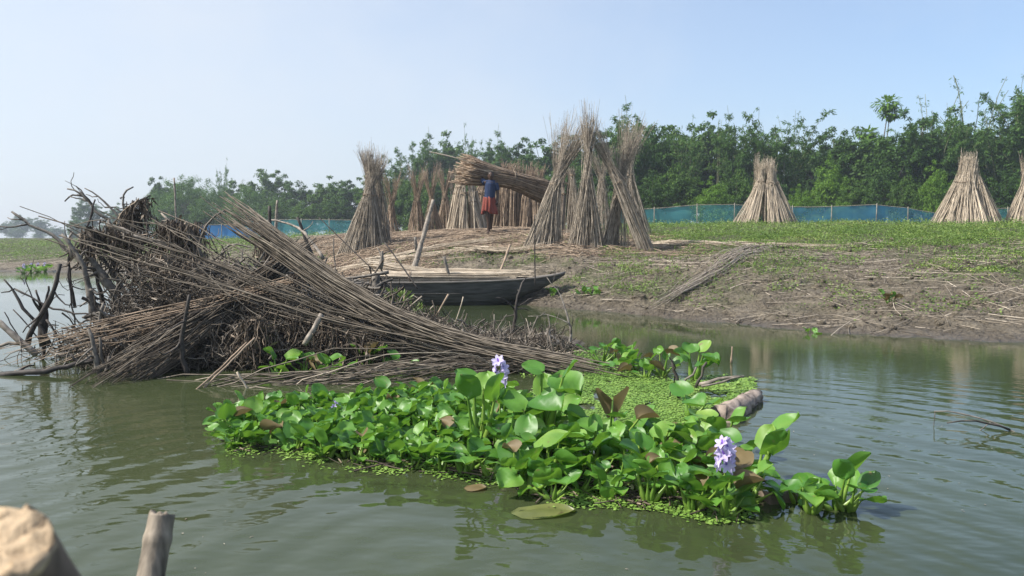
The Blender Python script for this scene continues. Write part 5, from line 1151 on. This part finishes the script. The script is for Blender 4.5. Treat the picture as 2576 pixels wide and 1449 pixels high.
def hyacinth(x, y, size, n, label, group, hgt=1.0, old=.10, tilt=None, z0=0.0, face=None, flower=0, bulge=1.0):
    root = thing('water_hyacinth', (x, y, z0), label, 'water hyacinth', group)
    lv, ol, st = MB(), MB(), MB(); no = 0
    for i in range(n):
        a = 2 * math.pi * (i * .382 + rng.normal(0, .05)); el = rng.uniform(.30, 1.35) if tilt is None else tilt + rng.normal(0, .25)
        Lp = size * rng.uniform(.7, 1.5) * hgt; o = np.array([math.cos(a), math.sin(a), 0])
        p0 = np.array([x, y, z0 - .01]) + o * .012; tip = p0 + o * Lp * math.cos(el) * .8 + [0, 0, Lp * math.sin(el) + .015]
        mid = (p0 + tip) / 2 + o * .02 * size * 6 * .3
        q = smooth_path([p0, mid, tip], 7); st.add(tubes(q, size * np.array([.06, .13 * bulge, .14 * bulge, .09, .055, .045, .04]), 7))
        e2 = el * .35 + rng.normal(.16, .38); yaw = rng.normal(0, .5)
        D = np.array([math.cos(a + yaw) * math.cos(e2), math.sin(a + yaw) * math.cos(e2), math.sin(e2)])
        up = np.array([-math.cos(a + yaw) * math.sin(e2), -math.sin(a + yaw) * math.sin(e2), math.cos(e2)]) + rng.normal(0, .25, 3)
        s = size * rng.uniform(.7, 1.2); tgt = lv
        if rng.random() < old: tgt = ol; no += 1
        tgt.add(blade(tip, D, up, s, s * rng.uniform(.92, 1.22), (.55 if tgt is ol else rng.uniform(.04, .24)), (-.5 if tgt is ol else rng.uniform(-.22, .08)), rng.uniform(.2, 1)))
    if lv.n: part(lv, 'leaves', M['leaf_hy'], root, True)
    if no: part(ol, 'withered_leaves', M['leaf_hy_old'], root, True)
    part(st, 'stalks', M['stalk_hy'], root, True)
    return root
def flower(root, base, h, rad, nf, lean=(0, 0)):
    st = MB(); top = base + np.array([lean[0], lean[1], h]); st.add(tubes(smooth_path([base, (base + top) / 2, top], 6), np.linspace(.006, .004, 6), 6))
    fo = part(st, 'flower_spike', M['stalk_hy'], root, True)
    mb, me = MB(), MB()
    for i in range(nf):
        f = i / max(nf - 1, 1); a = i * 2.4; el = -.2 + .9 * f
        o = np.array([math.cos(a) * math.cos(el), math.sin(a) * math.cos(el), math.sin(el)]); c = top - np.array([0, 0, (1 - f) * rad * 2.2]) + o * rad * .25
        s1 = norm(np.cross(o, [0, 0, 1.0])); s2 = np.cross(s1, o)
        for k in range(6):
            b_ = k * math.pi / 3; d = s1 * math.cos(b_) + s2 * math.sin(b_); D = norm(d + o * .75)
            (mb).add(blade(c + o * rad * .2, D, norm(o * 1.0 - d * .5), rad * .95, rad * .52, .1, -.25, .4))
            if k == 1: me.add(blade(c + o * (rad * .2 + .002), D, norm(o - d * .5), rad * .5, rad * .25, .1, -.2))
    part(mb, 'petals', M['petal'], fo, True); part(me, 'petal_marks', M['petal_eye'], fo, True)
def inpoly(u, v, poly):
    r = False; n = len(poly); j = n - 1
    for i in range(n):
        (xi, yi), (xj, yj) = poly[i], poly[j]
        if (yi > v) != (yj > v) and u < (xj - xi) * (v - yi) / (yj - yi) + xi: r = not r
        j = i
    return r
def uv_of(x, y): return 1288 + x * FPX / (y * math.cos(PITCH) + CAM_H * math.sin(PITCH)), 724.5 + FPX * (CAM_H * math.cos(PITCH) - y * math.sin(PITCH)) / (y * math.cos(PITCH) + CAM_H * math.sin(PITCH))
MAT = [(568, 1050), (700, 1040), (900, 1025), (1080, 1005), (1200, 1010), (1370, 1060), (1430, 1145), (1540, 1150), (1640, 1130), (1740, 1115), (1820, 1140), (1880, 1190), (1910, 1240), (1880, 1290), (1800, 1310), (1660, 1270), (1560, 1262), (1400, 1262), (1250, 1205), (1080, 1180), (960, 1175), (850, 1162), (690, 1128), (575, 1130)]
pts = []
tries = 0
while tries < 14000:
    tries += 1; x = rng.uniform(-1.9, 1.6); y = rng.uniform(3.2, 6.2); u, v = uv_of(x, y)
    if not inpoly(u, v, MAT): continue
    md = .092 if u < 1150 else .125
    if all((x - a) ** 2 + (y - b_) ** 2 > md ** 2 for a, b_ in pts): pts.append((x, y))
pts = pts[:270]
ORD = ['first', 'second', 'third', 'fourth', 'fifth', 'sixth', 'seventh', 'eighth', 'ninth', 'tenth', 'eleventh', 'twelfth', 'thirteenth', 'fourteenth', 'fifteenth', 'sixteenth', 'seventeenth', 'eighteenth', 'nineteenth', 'twentieth']
TENS = ['', '', 'twenty', 'thirty', 'forty', 'fifty', 'sixty', 'seventy', 'eighty']
def ordinal(i): return ORD[i] if i < 20 else ((TENS[(i + 1) // 10] + ' ' + ORD[(i + 1) % 10 - 1]) if (i + 1) % 10 else TENS[(i + 1) // 10][:-1] + 'ieth')
cg = 'water hyacinth plants of the floating mat'
ROWS = ['rearmost', 'second rearmost', 'third rearmost', 'third foremost', 'second foremost', 'foremost']
info = []
for (x, y) in pts:
    u, v = uv_of(x, y)
    top = np.interp(u, [568, 1080, 1370, 1430, 1740, 1910], [1045, 1005, 1060, 1145, 1115, 1240]); bot = np.interp(u, [568, 850, 1080, 1250, 1560, 1800, 1910], [1130, 1162, 1180, 1205, 1262, 1310, 1250])
    info.append((int(min(5, max(0, (v - top) / max(bot - top, 30) * 6))), u, v, x, y))
info.sort(); cnt = {}
for (row, u, v, x, y) in info:
    k = cnt.get(row, 0); cnt[row] = k + 1; big = u > 1150
    lab = f"{'tall broad leaved' if big else 'small round leaved'} hyacinth, {ordinal(k)} from left in the mat's {ROWS[row]} row"
    sz = (rng.uniform(.082, .13) if big else rng.uniform(.070, .105)) * (1.0 if v < 1200 else .92)
    hyacinth(x, y, sz, int(rng.integers(5, 9)), lab, cg, hgt=rng.uniform(.85, 1.35) if big else rng.uniform(.8, 1.1), old=.055 if u > 1450 else .02)
def hp(u, v, size, n, label, hgt=1.2, fl=None, z0=0.0, **kw):
    p = G(u, v, z0); r = hyacinth(p[0], p[1], size, n, label, None, hgt=hgt, z0=z0, **kw); return r, p
hp(1365, 1110, .17, 6, 'tallest hyacinth plant with large upright leaves beside the duckweed', 1.75, tilt=1.3, old=0)
hp(1205, 1145, .17, 4, 'hyacinth with one very large upright leaf on a thick stalk, middle of the mat', 1.9, tilt=1.35, old=0)
hp(1330, 1235, .16, 5, 'hyacinth with big pale drooping leaves at the near edge of the mat', 1.0, tilt=.8, old=.1)
hp(1530, 1135, .15, 6, 'large hyacinth with grey green leaves right of the duckweed', 1.5, old=.15)
hp(1745, 955, .17, 6, 'single big hyacinth standing behind the duckweed beside the sticks', 1.3, tilt=1.1, old=0)
hp(1735, 1050, .14, 4, 'hyacinth with a single folded glossy leaf right of the duckweed', 1.0, tilt=1.0, old=0)
for i, (u, v) in enumerate(((1515, 915), (1545, 905), (1575, 925), (1560, 935), (1600, 930), (1625, 950), (1665, 945))):
    hp(u, v, rng.uniform(.085, .11), 7, ('leftmost', 'second', 'tallest', 'nearest', 'fifth', 'drooping', 'rightmost')[i] + ' small hyacinth in the clump standing in open water behind the duckweed', 1.4)
r, p = hp(1258, 1095, .13, 6, 'hyacinth bearing the pale lilac flower at the back of the mat', 1.3); flower(r, p + [0, 0, .02], .42, .05, 8)
r, p = hp(1822, 1285, .12, 6, 'hyacinth bearing the large lilac flower at the right end of the mat', 1.0); flower(r, p + [0, 0, .02], .27, .042, 13)
r, p = hp(842, 1105, .08, 6, 'small hyacinth with a closed lilac bud in the left half of the mat', .8); flower(r, p + [0, 0, .01], .20, .022, 4)
hp(1895, 1215, .15, 5, 'hyacinth with dark folded leaves leaning out over the water at the right', 1.3, tilt=.9, old=0)
for i, (u, v, s_) in enumerate(((2040, 1290, .10), (2100, 1280, .11), (2130, 1285, .09), (2005, 1265, .08))):
    hp(u, v, s_, 6, ('left', 'middle', 'outermost right', 'small back')[i] + ' plant of the little hyacinth group trailing off beyond the brown stump', 1.1, old=0)
for i, (u, v, s_) in enumerate(((700, 945, .14), (765, 940, .11), (810, 945, .12), (850, 950, .11), (925, 930, .12), (970, 925, .12), (1010, 940, .10), (1110, 900, .10))):
    hp(u, v, s_, 5, ('leftmost big leaved', 'second', 'third', 'fourth', 'middle', 'upright leaved', 'low yellowish', 'pale yellow green')[i] + ' hyacinth growing in the dark foot of the brush heap', 1.1, old=.05)
for i, (u, v) in enumerate(((60, 675), (78, 668), (95, 664), (112, 660))):
    p = P(u, v, 27.5 + i * .5); p[2] = T1(p[0], p[1]); r = hyacinth(p[0], p[1], .16, 8, ('leftmost', 'second', 'third', 'rightmost')[i] + ' flowering hyacinth on the far left shore', 'flowering hyacinths on the far left shore', hgt=1.1, z0=max(p[2], 0)); flower(r, np.array([p[0], p[1], max(p[2], 0)]), .30, .045, 6)
p = P(1478, 724, 14.0)
for i, (u, Y, lab) in enumerate(((1468, 14.3, 'stranded green hyacinth on the bank right of the bow, left one'), (1492, 14.1, 'stranded green hyacinth on the bank right of the bow, right one'), (2240, 11.3, 'yellowing hyacinth stranded on the mud at right'), (2045, 10.15, 'small green shoot at the water line of the right bank'), (1390, 14.6, 'green herb growing beside the boat bow'))):
    x = (u - 1288) * Y / FPX; hyacinth(x, Y, .10 if i != 3 else .07, 7, lab, None, z0=T1(x, Y), old=.5 if i == 2 else .05)
# bright weeds by the post left of the boat
for i, (u, v, Y) in enumerate(((985, 755, 10.2), (1010, 760, 10.1), (1035, 790, 9.9))):
    p = P(u, v, Y); n = 130; mb = MB(); e = np.clip(rng.normal(0, 1, (n, 3)), -1.4, 1.4); pos = p + e * [.07, .07, .07]; mb.add(leafquads(pos, e + [0, 0, .5], rng.normal(0, .5, (n, 3)) + [0, 0, 1], rng.uniform(.05, .10, n), .016)); mb.add(tubes(np.stack([np.stack([p + rng.normal(0, .03, 3) - [0, 0, .3], p + rng.normal(0, .09, 3)]) for _ in range(14)]), np.full((14, 2), .003), 4))
    solo(mb, 'herb_plant', M['cover'], ('narrow leaved green herb by the mossy post', 'narrow leaved herb right of the mossy post', 'small herb in the water under the boat')[i], 'plant', 'green herbs by the mossy post')

# duckweed carpet
DP = [(1335, 1000), (1400, 955), (1480, 935), (1580, 935), (1660, 960), (1760, 960), (1860, 955), (1880, 985), (1850, 1020), (1790, 1050), (1700, 1075), (1600, 1100), (1480, 1110), (1400, 1100), (1340, 1060)]
def floaters(poly, n, s, z=.004):
    us = [p[0] for p in poly]; vs = [p[1] for p in poly]; out = []
    while len(out) < n:
        u = rng.uniform(min(us), max(us)); v = rng.uniform(min(vs), max(vs))
        if inpoly(u + 14 * rng.normal(), v + 6 * rng.normal(), poly): out.append(G(u, v)[:2])
    xy = np.array(out); k = fbm(xy[:, 0] * 6, xy[:, 1] * 3, 4) > .36; xy = xy[k]; n = len(xy); a = rng.uniform(0, 6.28, n)
    C = np.column_stack([xy, z + .012 * rng.random(n) ** 3]); return leafquads(C, np.stack([np.cos(a), np.sin(a), rng.normal(0, .15, n)], 1), rng.normal(0, .18, (n, 3)) + [0, 0, 1], s * rng.uniform(.6, 1.4, n), s * rng.uniform(.5, 1.1, n))
mb = MB(); mb.add(floaters(DP, 60000, .019)); mb.add(floaters([(u, v + 12) for u, v in MAT], 26000, .018)); mb.add(floaters([(1280, 880), (1500, 880), (1560, 930), (1400, 950), (1250, 930)], 5000, .02)); mb.add(floaters([(1780, 945), (1900, 960), (1890, 1010), (1800, 1040)], 5000, .03))
dw = mb.build('duckweed', M['duck']); tag(dw, 'bright green carpet of duckweed floating behind and between the hyacinths', 'duckweed', kind='stuff')
mb = MB(); n = 420; xy = []
while len(xy) < n:
    u = rng.uniform(560, 1900); v = rng.uniform(1000, 1300)
    if inpoly(u, v, [(a, b_ + 8) for a, b_ in MAT]): xy.append(G(u, v)[:2])
xy = np.array(xy); a = rng.uniform(0, 6.28, n); ln = rng.uniform(.03, .16, n)
q = np.stack([np.column_stack([xy[:, 0] + np.cos(a) * ln * s_, xy[:, 1] + np.sin(a) * ln * s_, .006 + .02 * rng.random(n)]) for s_ in (-1, 0, 1)], 1); mb.add(tubes(q, rng.uniform(.002, .005, n)[:, None] * np.ones(3), 4))
o = mb.build('mat_debris', M['weed']); tag(o, 'rotting stems and roots floating between the hyacinths', 'debris', kind='stuff')

M['rotten'] = leafmat('rotten_leaf', [(0, (.10, .12, .035)), (1, (.22, .24, .08))], rough=.35, clump=14, edge=(.10, .08, .04))
# logs and scraps in the mat
def log(label, mat, a, b_, r0, r1, name='floating_log', rough=.01):
    mb = MB(); A, B_ = P(*a), P(*b_); n = 14; q = smooth_path([A, (A + B_) / 2, B_], n, .003); rad = np.linspace(r0, r1, n) * rng.uniform(.94, 1.06, n); V, F = tubes(q, rad, 18, cap=True); V = V + rng.normal(0, rough * .3, V.shape); mb.add((V, F)); return solo(mb, name, M[mat], label, 'log', smooth=True)
M['banana'] = stickmat('grey_pulpy_stem', [(0, (.36, .29, .24)), (1, (.36, .29, .24))], scale=18, dark=.3, stretch=(1, .5, 1), bump=1.0)
log('thick grey banana stem floating at the right end of the duckweed', 'banana', (1900, 998, 5.95), (1818, 1058, 5.2), .060, .098, rough=.03)
log('short brown mossy stump floating between the mat and the trailing plants', 'weed', (1920, 1268, 3.62), (2010, 1268, 3.66), .062, .055, name='floating_stump')
mb = MB()
for k in range(26):
    c = G(1588, 1228) + np.array([rng.normal(0, .035), rng.normal(0, .02), .01 + rng.random() * .035]); mb.add(blade(c, rng.normal(0, 1, 3), rng.normal(0, .5, 3) + [0, 0, 1], .05, .045, .3, .2, 1))
solo(mb, 'crumpled_scrap', stickmat('cream_scrap', [(0, (.62, .54, .38)), (1, (.75, .68, .52))], scale=12, dark=.8), 'crumpled cream coloured scrap floating at the near edge of the mat', 'scrap', smooth=True)
for lab, u, v, L_, W_, mt in (('large yellowish green rotten leaf lying half under water at the near edge', 1360, 1290, .26, .16, 'rotten'), ('brown curled dead leaf floating left of the rotten leaf', 1195, 1228, .10, .09, 'leaf_hy_old'), ('withered leaf drifting at the left tip of the mat', 600, 1065, .08, .06, 'leaf_hy_old')):
    c = G(u - 60 * L_ / .26, v, .006); mb = MB(); mb.add(blade(c, (1, .1, 0), (0, 0, 1), L_, W_, .03, .01, .5)); solo(mb, 'dead_leaf', M[mt], lab, 'leaf', smooth=True)

# ------------------------------------------------------------------ close foreground
T0, T1_ = P(409, 1287, 1.55), P(374, 1480, 1.50)
ax = (T1_ - T0); q0 = T0; n = 40; end = T0 + ax * 8.6
tt = np.linspace(0, 1, n) ** 1.6; q = T0 + (end - T0) * tt[:, None]
dl = np.linalg.norm(q - T0, axis=1); rad = .0265 + .0035 * (dl / 1.2)
for nd in (.055, .40, .78): rad = rad + .0035 * np.exp(-((dl - nd) / .012) ** 2)
qq = T0 + (end - T0) / np.linalg.norm(end - T0) * np.concatenate([np.linspace(0, .12, 30), np.linspace(.13, 1.25, 30)])[:, None]
dl = np.linalg.norm(qq - T0, axis=1); rad = .0245 + .003 * np.clip(dl / .3, 0, 1)
rad[:1] *= .93
for nd in (.052, .40, .78): rad = rad + .0028 * np.exp(-((dl - nd) / .010) ** 2) - .0012 * np.exp(-((dl - nd) / .0025) ** 2)
V, F = tubes(qq, rad, 32); top = V[:32].copy(); axn = norm(end - T0)
root = thing('bamboo_post', (end[0], end[1], 0), 'weathered grey bamboo post with one node ring standing in the near water', 'post')
V[:32] += axn * (.010 * rng.random(32)[:, None] + np.clip((top[:, 0] - T0[0]) / .025, 0, 1)[:, None] * .012 - .003)
mb = MB(); mb.add((V, F)); 
inner = T0 + (V[:32] - T0) * .72; inner2 = inner + axn * .03
k = np.arange(32); k2 = (k + 1) % 32
V2 = np.concatenate([V[:32], inner, inner2]); mb.add((V2, np.concatenate([np.stack([k, k2, 32 + k2, 32 + k], 1), np.stack([32 + k, 32 + k2, 64 + k2, 64 + k], 1)])))
mb.add((inner2[[0, 8, 16, 24]], np.array([[0, 1, 2, 3]])))
part(mb, 'shaft', M['bamboo_post'], root, True)
# blurred cut timber at the lower left
A = P(15, 1405, .60); d = norm(P(200, 1690, .70) - A); L_ = (A[2] + .3) / -d[2]
root = thing('cut_post', (A + d * L_) * [1, 1, 0], 'brown wooden post end with a pale splintered top in the lower left corner', 'post')
n = 26; tt = np.concatenate([np.linspace(0, .1, 8), np.linspace(.15, L_, 18)]); q = A + d * tt[:, None]
V, F = tubes(q, np.full(n, .036), 28); V[:28] -= d * .004 * rng.random((28, 1)); V += rng.normal(0, .0006, V.shape)
tim = stickmat('reddish_timber', [(0, (.23, .165, .13)), (1, (.23, .165, .13))], scale=40, dark=.4, stretch=(1, 1, .4), bump=.4)
mb = MB(); mb.add((V, F)); part(mb, 'shaft', tim, root, True)
cm = stickmat('fresh_cut_wood', [(0, (.50, .37, .235)), (1, (.50, .37, .235))], scale=60, dark=.6, bump=.6)
V = V[:28]; rings = [V]; c0 = V.mean(0)
V2 = [c0 + (V - c0) * f - d * (.003 + .018 * rng.random((28, 1)) ** 2 * f + (1 - f) * .006) for f in (1.03, .9, .7, .45, .2, .02)]
Vc = np.concatenate([V] + V2); i, j = np.meshgrid(np.arange(6), np.arange(28), indexing='ij'); a0 = (i * 28 + j).ravel(); a1 = (i * 28 + (j + 1) % 28).ravel()
mb = MB(); mb.add((Vc, np.stack([a0, a0 + 28, a1 + 28, a1], 1))); part(mb, 'cut_end', cm, root)
